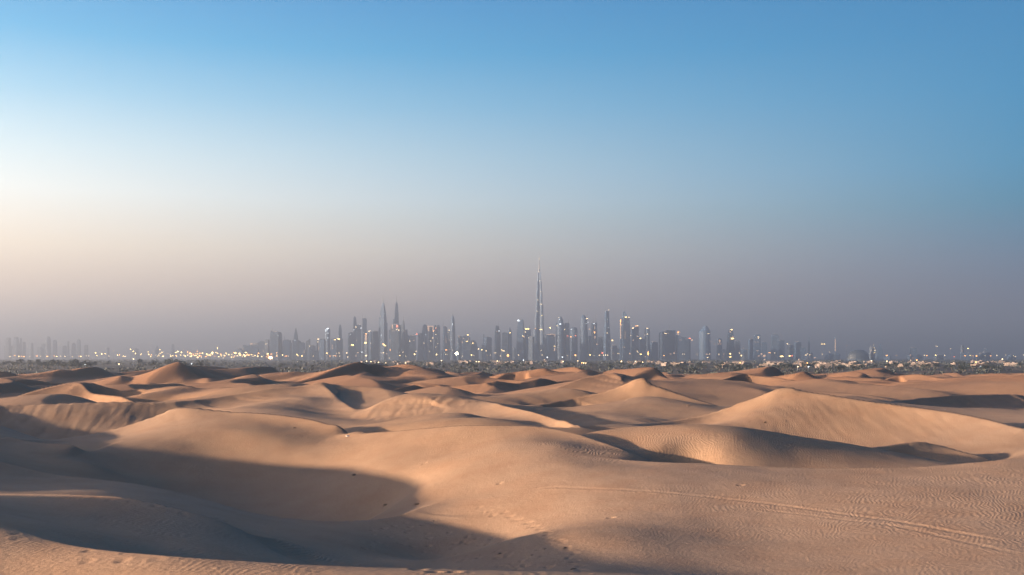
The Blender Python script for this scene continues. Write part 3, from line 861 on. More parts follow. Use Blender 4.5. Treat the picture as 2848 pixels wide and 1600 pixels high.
T('spire_tower', 1120, D, 'q', [(B,10),(926,9),(926,6),(903,5),(903,2.6,2),(892,1.6,2)], 'stepped block with a thin needle rising from its shoulder beside the slim twin', wings=[(9,4,917),(14,4,926,936)], spires=[(2,879,895,.9)], lights=[(1113,953,2,2,'w'),(1127,921,1,4,'d')])
T('office_block', 1146, 9000, 's', [(B,12),(934,11)], 'low block under a pink beacon in the skyline\'s dip', 'building', lights=[(1160,930,4.5,4.5,'r'),(1140,949,3.5,4,'w'),(1139,944,2,2,'y'),(1152,947,3,2,'d')])
T('office_block', 1170, D, 'q', [(B,8),(928,6.5)], 'dark stepped block leaning on the arch-topped tower', 'building')
T('arch_top_tower', 1182, D, 'r', [(B,8.5),(918,8),(910,6.8),(905,4.8),(903,2.6)], 'tower with a smooth arched top next to the orange portal', mat=M_GLASS, lights=[(1190.5,912,1.4,20,'d'),(1180,955,2.4,2.4,'w'),(1185,931,1.6,3,'c')])
T('portal_block', 1198, D, 's', [(B,7),(909,6)], 'square block framed by a glowing orange portal outline', 'building', frame=(-6,8,907,922,2.4,'d'), lights=[(1199,908.5,9,1.6,'y'),(1206,921,3.5,4,'o'),(1204,940,3,4,'w'),(1199,949,3.5,2,'w'),(1213,931,2.5,2.5,'w')])
T('ribbed_top_tower', 1211, D, 'o', [(B,4.5),(909,3.6),(904,1.6)], 'narrow dark dome-headed tower with a red spark, left of its wider partner', lights=[(1212,914,4,2.4,'r'),(1213,911,2,1.6,'w')])
T('ribbed_top_tower', 1219, D, 'o', [(B,6),(912,5),(906,3.6),(904,1.8)], 'wider dome-headed tower leaning against its narrow dark partner', lights=[(1218,956,1.6,2,'w'),(1212,966,1.6,2,'w')])
T('office_block', 1238, D, 'q', [(B,7),(912,6),(908,3,-1)], 'rounded block with one tall thin mast on its edge', 'building', spires=[(-5.5,890,912,.7)], lights=[(1241,945,.9,22,'d')])
T('office_block', 1248, 8800, 'q', [(B,6),(922,4.5)], 'narrow block with a white roof lamp beside the blue bullet tower', 'building', lights=[(1250,919,5,3.6,'w'),(1246,926,1.6,2,'w'),(1250,946,4,2.6,'d')])
T('bullet_tower', 1259, 8500, 'o', [(B,7.5),(920,6.8),(890,5.4),(884,3.8),(879,1.6),(875,.5)], 'blue bullet-shaped tower with a pointed tip and a single white light', mat=M_GLASS, spires=[(-.6,870,878,.6)], lights=[(1259,903,2,5.5,'c')], crown=False)
T('office_block', 1278, D, 'q', [(B,8),(936,7)], 'block sprinkled with pale lights beyond the bullet tower', 'building', lights=[(1277,937,1.4,9,'d'),(1265,945,2,2,'w'),(1272,953,2,2,'d'),(1286,951,3,6,'d')])
T('office_block', 1296, D, 'q', [(B,15),(938,12),(934,7)], 'broad mound of a building covered with scattered signs and a yellow bar', 'building', spires=[(-2,917,935,.9)], lights=[(1302,932,4,4,'y'),(1290,942,4,3,'d'),(1299.5,950,7,1.6,'y'),(1303,943,1.6,7,'d'),(1287,953,3,3,'d'),(1316,955,5,3,'y')])
T('office_block', 1318, 8900, 's', [(B,11),(956,9),(947,5,-3)], 'low sloping building running down into the gap before the masted tower', 'building', wings=[(6,7,950,968)])
T('far_tower', 1345, 10500, 'q', [(B,3),(930,1.8)], 'ghostly thin pole of a tower in the gap before the masted tower', crown=False)
T('office_block', 1357, 9200, 's', [(B,12),(941,11),(938,7)], 'low hazy flat block beside the masted tower', 'building')
T('masted_tower', 1384, D, 'q', [(B,9),(925,8),(921,6.8),(908,4.2,-1),(906,2.2,-3)], 'dark tower with a broken crown, thin mast and one white window', mat=M_DARK, spires=[(2,895,912,.9)], lights=[(1388,921,2,5,'c'),(1382,922,3,2,'d')])
T('office_block', 1404, D, 'q', [(B,8),(927,7.5),(925,4)], 'plain flat-topped block between two masted towers', 'building')
T('masted_tower', 1418, D, 'q', [(B,6.5),(926,5.5),(918,3),(911,.8)], 'small gabled tower with a yellow lamp under its point', lights=[(1418.5,926,4,3,'y')], crown=False)
T('curved_top_tower', 1448, D, 's', [(B,13),(925,10.5),(905,9,.5),(894,7.5,1.5),(889,4.5,2.5)], 'curved-top tower with a bright white globe of light on its edge', mat=M_GLASS, lights=[(1441,892,6,6,'c'),(1445,893,4,2,'c'),(1448,976,2,2,'d')])
T('office_block', 1468, D, 's', [(B,9),(918,8),(914,5)], 'block with a long yellow sign across its brow beside the tallest tower', 'building', spires=[(5,905,916,.8)], lights=[(1466,915.5,14,3.4,'y'),(1461,924,2.5,4,'w'),(1457,937,6,4,'d'),(1454,935,3,4,'y')])
T('office_block', 1478, 8450, 'q', [(B,9),(937,8.5)], 'dark stocky block directly at the tallest tower\'s flank', 'building', lights=[(1470,940,1,3,'w')])
T('office_block', 1517, 8500, 's', [(B,4),(930,3.6)], 'narrow pale slab directly at the tallest tower\'s other flank', 'building', mat=M_STONE)
T('framed_block', 1531, D, 's', [(B,13),(931,12)], 'ribbed block with a white lit frame along its roof', 'building', mat=M_DARK, frame=(-12,12,930,937,1.3,'d'), lights=[(1542,963,5,2,'y'),(1542,972,3.5,11,'d'),(1530,912.5,3.6,6.5,'y')])
T('ornate_tower', 1559, D, 'o', [(B,12),(905,11),(897,8),(890,6.5),(884,4),(880,.8)], 'ornate helmet-topped tower with a white clock-like light', mat=M_GLASS, wings=[(-10,2.6,899)], lights=[(1557.5,902,5,5,'c'),(1554,884,2,3,'w'),(1555,889,2,3,'c'),(1549,906,1.6,3,'y'),(1570,917,2.4,3.6,'w')], crown=False)
T('office_block', 1577, D, 's', [(B,8),(899,6.5)], 'flat slab with a leaning crane mast beside the helmet-topped tower', 'building', spires=[(4,889,900,.9)], lights=[(1578,935,5,3,'r'),(1587,937,4.5,2.6,'o')])
T('office_block', 1596, D, 'r', [(B,11),(918,10),(913,8),(910.5,4.5)], 'rounded drum block with small red lights at its waist', 'building', lights=[(1600,934,4,3,'r'),(1595,921,3,1.4,'d'),(1588,917,1.6,2.4,'c')])
T('round_head_tower', 1624, D, 'r', [(B,12),(930,11),(895,9),(885,8.2),(880,5.2,-1),(876,3,-1.4)], 'stout tower with a rounded stub head and one lit white eye', mat=M_GLASS, lights=[(1632,887,7,2.6,'w'),(1634,897,5,1,'c'),(1630,900,1.6,2.4,'c')])
T('office_block', 1640, 9000, 's', [(B,6),(935,5)], 'dim low block between the round-headed tower and the twin-antenna one', 'building', lights=[(1639,916,4,6,'d')])
T('twin_antenna_tower', 1653, D, 'q', [(B,8.5),(903,7.4),(898,7)], 'square tower with several thin antennas and an orange lit shaft', mat=M_DARK, spires=[(-3,882,898,.6),(2.5,872,898,.6),(5,884,898,.6)], lights=[(1651,901,6,2.4,'c'),(1653,912,1.6,12,'d'),(1653,925,3.6,6,'o'),(1654,939,3,10,'d'),(1659,958,4,4,'d')])
T('pronged_tower', 1688, 8500, 's', [(B,10.5),(940,9.5),(900,6.8),(866,5.6)], 'tall slim tower with two prongs at its top like a bottle opener', mat=M_GLASS, spires=[(-4.5,859,867,.9),(3.8,858,867,1.1)], lights=[(1692,863,2,3,'w'),(1689,889,2,2,'c'),(1688,927,2.6,2.4,'w'),(1692,911,4,.8,'c')], crown=False)
T('office_block', 1671, 8900, 'q', [(B,10),(938,8.5)], 'low pale block beneath the pronged tower', 'building', lights=[(1675,982,9,5,'r'),(1679,981,5,4,'o')])
T('spired_pyramid_tower', 1740, 8450, 's', [(B,13),(910,12),(887,10),(883,9)], 'tower with a slanted pyramid roof, needle spire and glowing orange edge strip', mat=M_GLASS, wings=[(-14,3,887)], spires=[(-2,849,875,.8)], lights=[(1739,883,5.5,3.6,'y'),(1747,883.5,6,2.4,'w'),(1724.5,920,3.2,62,'d'),(1724.5,897,3,20,'o'),(1726,904,6,1.5,'w'),(1745,896,2,2,'c'),(1737,932,1,30,'d'),(1734,966,9,1.4,'d')], crown=False)
def pyramid_roof():
    root = [o for o in C.objects if o.name == 'spired_pyramid_tower'][0]
    s = 8450 / F; z0, z1 = zof(883.5, 8450), zof(866, 8450)
    v = [(-9 * s, -9 * s, z0), (9 * s, -9 * s, z0), (9 * s, 9 * s, z0), (-9 * s, 9 * s, z0), (-7.5 * s, -5 * s, zof(869, 8450)), (-4 * s, -3 * s, z1), (-4 * s, 3 * s, z1), (-7.5 * s, 5 * s, zof(869, 8450))]
    mesh_obj('roof', v, [(0, 1, 5, 4), (1, 2, 6, 5), (2, 3, 7, 6), (3, 0, 4, 7), (4, 5, 6, 7), (0, 3, 2, 1)], M_STEEL, root)
pyramid_roof()
T('office_block', 1766, D, 's', [(B,11),(915,10)], 'slant-roofed block with a red glow along its rising roof edge', 'building', wings=[(0,9.5,915,906)], lights=[(1769,907,10,1.8,'o'),(1772,906.5,5,1.6,'w'),(1759,913,5,4.5,'w'),(1752,934,5,2.4,'w'),(1772,936,6,3,'d'),(1780,941.5,6,3.4,'y'),(1760,947,2.4,5,'d'),(1751,960,3,8,'d')])
T('office_block', 1786, 8900, 'q', [(B,9),(944,8)], 'low hazy block before the round-topped tower with a white brow', 'building')
T('white_brow_tower', 1800, D, 'r', [(B,8),(922,7.4),(915,6.6),(912,4)], 'round-topped tower with a white lit brow', lights=[(1799,913.5,6.5,1.8,'w'),(1799,930,3,2.4,'w'),(1792,932,2,4,'d')])
T('office_block', 1819, 9000, 's', [(B,11),(952,10)], 'low hazy block between the white-browed tower and the wide stepped mass', 'building')
T('stepped_mass', 1854, D, 's', [(B,21),(926,20),(922,15,3)], 'wide stepped dark mass of a building with a short white light bar', 'building', mat=M_DARK, wings=[(17,7,919)], spires=[(7,902,920,.8)], lights=[(1848,928,8,2.4,'w'),(1855,928,4,1.6,'d')])
T('office_block', 1885, 8800, 'q', [(B,8),(932,6)], 'small tower capped by a glowing orange lantern', 'building', lights=[(1885,924.5,6.5,4,'o'),(1885,930,5,5,'d')])
T('office_block', 1900, D, 's', [(B,20),(943,19)], 'wide block with a roof sloping down to a red light', 'building', wings=[(0,18,933,945)], lights=[(1915,942,7,3.4,'r'),(1921,947,6,5,'d'),(1889,946,8,1,'d'),(1862,985,8,2,'d')], mat=M_DARK)
T('hazy_dome_tower', 1960, 9300, 'o', [(B,17),(922,16),(914,10,2),(906,4,2)], 'big hazy bulk of a tower with a domed crown and one light bar', lights=[(1967,929,8,1.6,'w'),(1974,949,9,1.4,'d')])
T('office_block', 2001, 9000, 'q', [(B,8),(944,6),(941,3)], 'small amber-lit stepped building beside the tapering lantern tower', 'building', lights=[(1999,957,13,2,'d'),(2000,949,5,10,'d'),(1985,957,3,2,'d')])
T('lantern_tower', 2032, 8700, 'q', [(B,13),(950,9),(930,7),(918,5)], 'tapering tower with a lit lantern top and a yellow band at mid-height', lights=[(2032,917.5,7,3.4,'y'),(2028,924,5,5,'d'),(2034,942,10,4.6,'y'),(2036,937,5,2,'d')], mat=M_DARK)
T('office_block', 2052, 9100, 'q', [(B,9),(949,7.5)], 'hazy low shoulder block behind the tapering lantern tower', 'building')
T('office_block', 2090, 9500, 'q', [(B,9),(944,8)], 'dim hazy block beside the one with a double white lamp', 'building')
T('office_block', 2106, 9300, 'q', [(B,11),(934,9),(930,6)], 'dim hazy tower marked by a double white lamp', 'building', lights=[(2106.5,938,5,3,'w'),(2106.5,942,3.4,2.4,'w'),(2101,952,18,.9,'d')])
T('office_block', 2126, 9600, 's', [(B,9),(952,8)], 'very dim low block after the double white lamp tower', 'building')
T('far_tower', 2156, 10000, 'q', [(B,14),(936,12),(930,7)], 'ghostly wide tower fading into the haze with a small lamp at its side', lights=[(2186,957,5,3.4,'w')])
T('office_block', 2172, 10200, 'q', [(B,9),(947,8)], 'ghostly low block beside the wide fading tower', 'building')
T('far_tower', 2218, 10400, 's', [(B,10),(952,9)], 'barely visible flat block deep in the haze', 'building')
T('far_tower', 2250, 9600, 'q', [(B,3),(938,2)], 'thin hazy pole-like tower standing alone', crown=False)
T('far_tower', 2322, 9200, 's', [(B,3.4),(936,2.6)], 'thin mauve-lit tower standing alone near the domed hall', lights=[(2322,960,3,44,'d')], crown=False)
T('lit_block', 2425, 8200, 'q', [(B,8),(966,7)], 'small block peppered with warm windows beside the domed hall', 'building', lights=[(2420,978,4,12,'d'),(2430,975,5,2,'w'),(2428,968,2,2,'w'),(2429,981,3,2.5,'y'),(2423,985,6,4,'d'),(2428,960,2,2,'w')])
T('far_tower', 2448, 9800, 'q', [(B,9),(972,6),(956,1)], 'ghostly spire fading out behind the warm-windowed block', crown=False)
T('office_block', 2540, 9900, 'q', [(B,11),(968,9)], 'barely visible square block where the lamps thin out', 'building')
T('far_tower', 2676, 10000, 'q', [(B,5),(961,4)], 'barely visible stub tower with a pale lamp at its foot', lights=[(2673,976,2,5,'d')])
T('far_tower', 2741, 10000, 'q', [(B,6),(971,5)], 'barely visible last stub at the empty end of the skyline')

def domed_hall():
    d = 7800; s = d / F
    root = empty('domed_hall', ((2387 - CX) * s, d, 0))
    tag(root, 'long dark domed hall like a low mound on the plain', 'hall')
    v, f = [], []
    rx, ry, h = 30 * s, 22 * s, zof(973, d)
    nu, nv = 28, 8
    for j in range(nv + 1):
        a = j / nv * math.pi / 2
        for i in range(nu):
            b_ = 2 * math.pi * i / nu
            k = 1.0 if i % 2 else .985
            v.append((rx * k * math.cos(a) ** .7 * math.cos(b_), ry * k * math.cos(a) ** .7 * math.sin(b_), 12 + (h - 12) * math.sin(a)))
    for j in range(nv):
        for i in range(nu):
            f.append((j * nu + i, j * nu + (i + 1) % nu, (j + 1) * nu + (i + 1) % nu, (j + 1) * nu + i))
    mesh_obj('dome', v, f, plain('dome_metal', (.025, .035, .045), .5), root)
    v, f = loft([(-3, [(p[0] * 1.02, p[1] * 1.02) for p in v[:nu]], (0, 0)), (12.5, [(p[0] * 1.02, p[1] * 1.02) for p in v[:nu]], (0, 0))])
    mesh_obj('wall', v, f, M_STONE, root)
    v, f = box_vf(36 * s, 40 * s, -8, 8, -2, zof(977, d)); mesh_obj('stair_tower', v, f, M_STONE, root)
domed_hall()

# anonymous low blocks between and in front of the towers
rb = random.Random(5)
for i in range(96):
    px = rb.uniform(640, 2300) if i < 78 else rb.uniform(2300, 2840)
    d = rb.uniform(8900, 10400)
    top = rb.uniform(958, 986) if px < 2300 else rb.uniform(980, 990)
    hw = rb.uniform(5, 13)
    prof = [(B, hw), (top + rb.uniform(2, 8), hw), (top, hw * rb.uniform(.5, .95))]
    T('low_block', px, d, rb.choice('qqs'), prof, 'anonymous low hazy block filling the foot of the skyline', 'building', group='low blocks at the foot of the skyline')

# ------------------------------------------------------------------ floodlight masts on the plain
def mast_mesh(h):
    return cone_vf(0, 0, -3, h, .7, .4, 6)
MAST_LABEL = {'w': 'slender mast with a white lamp head on the hazy plain', 'c': 'slender mast with a cool white lamp head on the hazy plain', 'y': 'slender mast with a yellow floodlight head on the hazy plain',
              'o': 'slender mast with an orange lamp head on the hazy plain', 'r': 'slender mast with a red lamp head on the hazy plain', 'd': 'slender mast with a dim amber lamp head on the hazy plain', 'W': 'blazing white floodlight mast with a painted orange halo, brightest lamp on the plain'}
_mm = {}
def mast(px, py, w, h, col, d=7600, name='floodlight_mast', label=None):
    s = d / F
    z = max(6.0, zof(py, d))
    root = empty(name, ((px - CX) * s, d, 0))
    tag(root, label or MAST_LABEL[col], 'mast', None if label or col == 'W' else 'masts with %s lamps' % {'w': 'white', 'c': 'cool', 'y': 'yellow', 'o': 'orange', 'r': 'red', 'd': 'dim amber'}[col])
    k = round(z)
    if k not in _mm:
        me = bpy.data.meshes.new('pole'); me.from_pydata(*[mast_mesh(k)[0], [], mast_mesh(k)[1]]); me.materials.append(M_METAL); _mm[k] = me
    link(bpy.data.objects.new('pole', _mm[k]), root)
    w2, h2 = w * s * .42, h * s * .42
    key = (round(w2, 1), round(h2, 1), col)
    if key not in _mm:     # lozenge-shaped lamp head
        n = 10; v = []
        for yy in (-1.6, 0):
            v += [(w2 * math.cos(2 * math.pi * i / n), yy, h2 * math.sin(2 * math.pi * i / n)) for i in range(n)]
        f = [(i, (i + 1) % n, n + (i + 1) % n, n + i) for i in range(n)] + [tuple(range(n))[::-1], tuple(range(n, 2 * n))]
        me = bpy.data.meshes.new('lamp_head'); me.from_pydata(v, [], f); me.materials.append(GLOW[col]); _mm[key] = me
    hd = link(bpy.data.objects.new('lamp_head', _mm[key]), root); hd.location = (0, -1, z)
    return root
ML = [(28,992,4,3,'w'),(41,989.5,5,2,'o'),(53,991.5,4,3,'y'),(60,991,3,2,'o'),(67,992,6,3,'o'),(83,992,2,2,'w'),(103,991,7,2.4,'o'),(113,991.5,2.4,2,'w'),(132,991.5,6,3,'o'),(151,990,3,2,'o'),(158,991.5,4,3,'y'),(169,991,3,2.4,'w'),(181,991.5,4,2.4,'w'),(202,992,3,2.4,'w'),(220,991,2,2,'o'),(225,991.5,4.5,3,'y'),(240,990,2,2,'w'),(247,990.5,2,2,'w'),
 (266,982,5,3,'y'),(270,989.5,4,2.4,'y'),(283,984.5,4,4.5,'y'),(293,984,3,3,'y'),(303,990.5,2,2,'w'),(316,976,2.4,3,'d'),(327,988.5,4,3.4,'y'),(333,987.5,3,3,'o'),(348,991.5,6,2.6,'w'),(363,971.5,4,3,'y'),(371,977.5,5,2.4,'y'),(377,983.5,2.5,5,'y'),(412,979,3,2,'y'),(414,986,3.5,4,'y'),(425,977,3,1.6,'d'),(433,989,2,2,'w'),(439,990,3,2.4,'y'),(445,973,2.6,3,'y'),(451,980,4,2.4,'y'),(454,991.3,6,3.6,'y'),
 (467,983.5,3,2,'d'),(474,988,2,3,'w'),(489,981,5,3,'y'),(495,978,7,4,'y'),(505,980,4,5,'y'),(492,991,3,3,'w'),(512,988,4,2.4,'w'),(522,979,4,4,'o'),(528,983,5,5,'o'),(522,988,5,3,'w'),(533,990,6,3,'y'),(545,989,3,4,'y'),(549,978,3,3,'o'),(556,983,4,3,'o'),(563,982.5,5,3.4,'y'),(550,994.5,5,4.4,'y'),(560,994,3,3,'w'),(575,985,5,4,'y'),(579,987.5,5,3,'y'),(585,989,4,4,'o'),(591,981.5,6,7,'y'),
 (605,969,2,7,'y'),(605.5,983,3,4,'y'),(614,986,5,4,'o'),(623,988.5,5,3,'w'),(621,996,2,3,'w'),(636,986.5,5,4,'y'),(644,993.5,5,3.6,'y'),(650,994,3,3,'o'),(655,982,7,5,'y'),(660,990,5,4,'w'),(666,984,6,5,'y'),(669,988,5,5,'o'),(676,971,1.6,5,'d'),(681,990.5,5,6,'y'),(684,981,6,3.6,'y'),(688,987,4,3,'o'),(703,992,2.4,2,'w'),(706,991.7,2,2,'w'),(719,983,5,3.6,'o'),(718,991,4,3.6,'y'),(729,993,2.4,2.4,'w'),(732,977,2,5,'d'),
 (744.5,984.5,7,4,'y'),(754.5,985,5,3,'o'),(771,992,2.6,2,'w'),(786,988,3,4,'y'),(796,990.5,10,1.4,'o'),(803,990.5,2,2,'w'),(826,986.5,4,4.6,'y'),(829,990,3,2.6,'y'),(840,990.5,5,3.4,'y'),(846,979,1.6,8,'d'),(871,991,2,2,'w'),(909,982.5,6,2.6,'y'),(912,987,2.6,4,'d'),(918,990.5,4,2,'o'),(927,990,3,3,'w'),(933,990.5,8,1.6,'o'),(936,983,2,2,'w'),(945,991,2,2,'w'),(943,982,4,2.4,'w'),(953,979,3,1.4,'d'),(964.5,982,5,3.6,'w'),(967,993.5,4,3,'w'),(990,990,3,5,'d'),(995,981,5,3,'d'),(1007,979.5,5,2.6,'c'),(1018.5,989.5,7,5,'w'),
 (1061,982,2,2,'w'),(1066,981.5,5,2.6,'w'),(1075,984,3,4,'d'),(1083,996,3,3,'w'),(1112,989,4,2.6,'y'),(1121,980,2.6,2.6,'w'),(1129,991,2.6,2.4,'w'),(1153,985.5,6,5,'y'),(1157,977.5,3,3,'w'),(1214,986.5,4,5,'y'),(1195,978,2.4,2.4,'w'),(1241,973.5,6,3.4,'o'),(1250,972,3.6,2,'d'),(1259,974,2.4,2,'w'),(1240,986,2,3,'w'),(1286,991,2,2,'w'),(1311.5,988,5,4.4,'y'),(1318,989,2,2,'w'),(1331,971,4,5,'w'),(1340,973,5,3.4,'y'),(1352,976,4,4,'w'),(1356,988,4,1.4,'w'),(1377,981.5,10,1.2,'w'),(1392,990.5,4,2.6,'w'),(1396,974,3,4,'y'),(1401,976.5,7,3.4,'w'),(1412.5,989,8,8,'o'),(1442,987.5,3.6,2.6,'w'),(1364,988,3,2,'w'),
 (1578,990,2.4,2,'w'),(1600,987.5,6,3.4,'o'),(1601,989.5,4,2.4,'y'),(1641,987.5,5,4,'y'),(1652,988.5,2,1.6,'w'),(1667.5,988,4,3,'w'),(1678,988.5,3,3,'w'),(1684,988,4,3,'w'),(1690,988,3.4,3,'w'),(1706,984,7,.9,'d'),(1718,984,3,2.4,'w'),(1721.5,984,2,2,'w'),(1751.5,984,6,6,'d'),(1703,947,4.6,4,'y'),(1772,977,3,3,'w'),(1775,981,2,2,'w'),(1782,985.5,7,3,'y'),(1802.5,983,4.6,14,'o'),(1794.5,992.5,4,2.6,'d'),(1847,989.5,5,2.6,'o'),(1875,983,4,5,'d'),(1898.5,985,2.4,2,'w'),(1903,985,2.4,2,'w'),(1939,986,2.4,2.4,'w'),(1973,985,2.4,2.4,'w'),(1968,994.5,4,3,'w'),(1966,985.5,9,3,'d'),
 (1999.5,986,3,2.6,'w'),(2013,985,4,2.6,'d'),(2031,984.5,6.5,4,'y'),(2031,993,8,3,'y'),(2056.5,982.5,2,3.6,'w'),(2061.5,989.5,4,5,'y'),(2106,976,7,1.6,'d'),(2110,990.5,8,3,'d'),(2118,985,6,4,'d'),(2125,990,9,8,'d'),(2140,981.7,8,2,'o'),(2154.5,982,4,2,'w'),(2174,991.5,12,4.4,'y'),(2196,990.5,7,3.6,'y'),(2203,990,5,3,'r'),(2241,987.5,6,2.4,'w'),(2246,984.5,4,1.4,'w'),(2251.5,987,4,2.4,'w'),(2266,995.5,8,3,'d'),(2287.5,985.5,3,2.6,'w'),(2286,957,4,3.2,'y'),(2292.5,957,3.4,3,'y'),(2307,979,2,2,'w'),(2355,962,3,2,'d'),
 (2466,989,7,2.6,'o'),(2493,989,6,2.6,'d'),(2571,988.5,3.6,2.6,'w'),(2577.5,989,3.6,2.6,'o'),(2602,988.5,4,3.6,'y'),(2627.5,989,3.6,2.2,'w'),(2605,963,8,1.4,'w'),(2644,970.6,2.6,2.4,'w'),(2654,992,4,4,'r'),(2684,990,7,2.2,'o'),(2692,969.5,5.4,2.6,'y'),(2698.5,989,4,2.4,'y'),(2706,990.5,2.4,2,'o'),(2715.5,990.5,5,4,'o'),(2740,990,2,2,'w'),(2755,990,4,2,'o'),(2772,989,5.4,2.4,'w'),(2797,987.5,4,1.8,'w'),(2819,989.5,2.6,2.2,'w'),(2823.5,992,3,2.6,'w'),(2846,988,3,2,'w'),(2532,988,3,4,'d'),(2538,996,7,1.6,'d')]
for q in ML: mast(*q)
rm_ = random.Random(404)
for i in range(70):      # the dense amber strip of floodlights
    mast(min(770, max(250, rm_.gauss(590, 110))), 992.5 - abs(rm_.gauss(0, 5.5)), rm_.uniform(2, 4.4), rm_.uniform(1.8, 3.6), rm_.choice('yyyoow'), rm_.uniform(7100, 8000))
mast(752, 995, 17, 11, 'o', 7000, 'floodlight_or_halo', 'glowing orange disc painted as the halo round the brightest white lamp on the plain')  # glowing disc stands in for the white lamp's orange halo, no lamp itself
mast(753, 995.3, 10, 6.5, 'W', 6950, 'floodlight_or_halo', 'white-hot core lamp inside the painted orange halo disc')
mast(1270, 983.5, 11, 9.5, 'W', 7400, 'floodlight_or_halo', 'single large white square floodlight below the bullet tower')
# ------------------------------------------------------------------ trees, scrub, houses and lamps on the plain
def foliage_mat(name, c1, c2):
    m, n, l, b = mat_new(name)
    g = n.new('ShaderNodeNewGeometry'); t = n.new('ShaderNodeTexNoise'); t.inputs['Scale'].default_value = .7; t.inputs['Detail'].default_value = 3
    l.new(g.outputs['Position'], t.inputs['Vector'])
    oi = n.new('ShaderNodeObjectInfo'); ad = n.new('ShaderNodeMath'); ad.operation = 'ADD'
    mr = n.new('ShaderNodeMapRange'); mr.inputs[3].default_value = -.25; mr.inputs[4].default_value = .25
    l.new(oi.outputs['Random'], mr.inputs[0]); l.new(t.outputs[0], ad.inputs[0]); l.new(mr.outputs[0], ad.inputs[1])
    mx = n.new('ShaderNodeMix'); mx.data_type = 'RGBA'; l.new(ad.outputs[0], mx.inputs[0])
    mx.inputs[6].default_value = (*c1, 1); mx.inputs[7].default_value = (*c2, 1)
    l.new(mx.outputs[2], b.inputs['Base Color']); b.inputs['Roughness'].default_value = .8
    return m
M_LEAF = foliage_mat('desert_tree_leaves', (.008, .015, .018), (.018, .027, .027))
M_SCRUB = foliage_mat('scrub_leaves', (.012, .02, .022), (.036, .04, .036))
M_BARK = plain('bark', (.10, .075, .055), .9)
M_WALL = plain('sand_plaster', (.13, .10, .085), .85)
M_WALL2 = plain('white_plaster', (.18, .145, .13), .85)

def crown_mesh(seed, lobes, spread, n):
    r = random.Random(seed); v, f = [], []
    cs = []
    for _ in range(lobes):
        a = r.uniform(0, 6.28); q = r.uniform(0, spread)
        cs.append((q * math.cos(a), q * math.sin(a), r.uniform(.45, .85), r.uniform(.16, .30)))
    for i in range(n):
        cx, cy, cz, cr = r.choice(cs)
        u_ = r.uniform(-1, 1); a = r.uniform(0, 6.28); q = cr * r.uniform(.55, 1.05)
        w = math.sqrt(1 - u_ * u_)
        p = Vector((cx + q * w * math.cos(a), cy + q * w * math.sin(a), cz + q * u_ * .75))
        e1 = Vector((r.gauss(0, 1), r.gauss(0, 1), r.gauss(0, .6))).normalized() * r.uniform(.03, .075)
        e2 = e1.cross(Vector((r.gauss(0, 1), r.gauss(0, 1), r.gauss(0, 1)))).normalized() * r.uniform(.03, .06)
        k = len(v)
        v += [tuple(p - e1), tuple(p - e2 * .8), tuple(p + e1), tuple(p + e2)]
        f.append((k, k + 1, k + 2, k + 3))
    me = bpy.data.meshes.new('crown'); me.from_pydata(v, [], f); me.materials.append(M_LEAF)
    return me, cs
def trunk_mesh(cs):
    v, f = [], []
    def limb(a, b_, r0, r1):
        n = 5; k = len(v)
        for p, rr in ((a, r0), (b_, r1)):
            v.extend([(p[0] + rr * math.cos(2 * math.pi * i / n), p[1] + rr * math.sin(2 * math.pi * i / n), p[2]) for i in range(n)])
        for i in range(n): f.append((k + i, k + (i + 1) % n, k + n + (i + 1) % n, k + n + i))
    limb((0, 0, -.05), (.01, 0, .34), .028, .018)
    for c in cs[:5]: limb((.01, 0, .32), (c[0] * .8, c[1] * .8, c[2]), .014, .005)
    me = bpy.data.meshes.new('trunk'); me.from_pydata(v, [], f); me.materials.append(M_BARK)
    return me
TREES = []
for k in range(8):
    me, cs = crown_mesh(100 + k, 5 + k % 4, .30 + .05 * (k % 3), 240)
    TREES.append((me, trunk_mesh(cs)))
def plain_z(x, y):
    u, v = np.array([x / y]), np.array([math.log(y)])
    return float(ground_z(u, v)[0])
rt = random.Random(77)
TL = {'l': ('dusky spreading desert tree in the clump between the dunes and the floodlit plain', 'trees before the floodlit plain'),
      'c': ('small dusky desert tree in the scrub belt below the skyline towers', 'trees below the towers'),
      'r': ('dusky desert tree among pale houses beyond the dunes', 'trees among the pale houses')}
def tree(px, d, h, w, kind):
    x = (px - CX) / F * d
    root = empty('desert_tree', (x, d, plain_z(x, d)), rt.uniform(0, 6.28))
    root.scale = (h * w, h * w, h)
    tag(root, TL[kind][0], 'tree', TL[kind][1])
    c, t = rt.choice(TREES)
    link(bpy.data.objects.new('crown', c), root); link(bpy.data.objects.new('trunk', t), root)
clumps = [(rt.uniform(20, 1000), rt.uniform(1650, 2300)) for _ in range(16)]
for i in range(86):
    cx_, cd = rt.choice(clumps) if rt.random() < .75 else (rt.uniform(-10, 1000), rt.uniform(1650, 2500))
    tree(cx_ + rt.gauss(0, 26), max(1560, cd + rt.gauss(0, 60)), rt.uniform(8, 15) * (1.25 if cx_ < 560 else .75), rt.uniform(.9, 1.5), 'l')
for i in range(84):
    tree(rt.uniform(1000, 1850), rt.uniform(1750, 2900), rt.uniform(7, 12), rt.uniform(1.0, 1.8), 'c')
rcl = [(rt.uniform(1850, 2848), rt.uniform(1300, 2500)) for _ in range(22)]
for i in range(124):
    cx_, cd = rt.choice(rcl) if rt.random() < .75 else (rt.uniform(1850, 2860), rt.uniform(1350, 2800))
    tree(cx_ + rt.gauss(0, 30), max(1250, cd + rt.gauss(0, 60)), rt.uniform(7, 12), rt.uniform(1.0, 1.8), 'r')

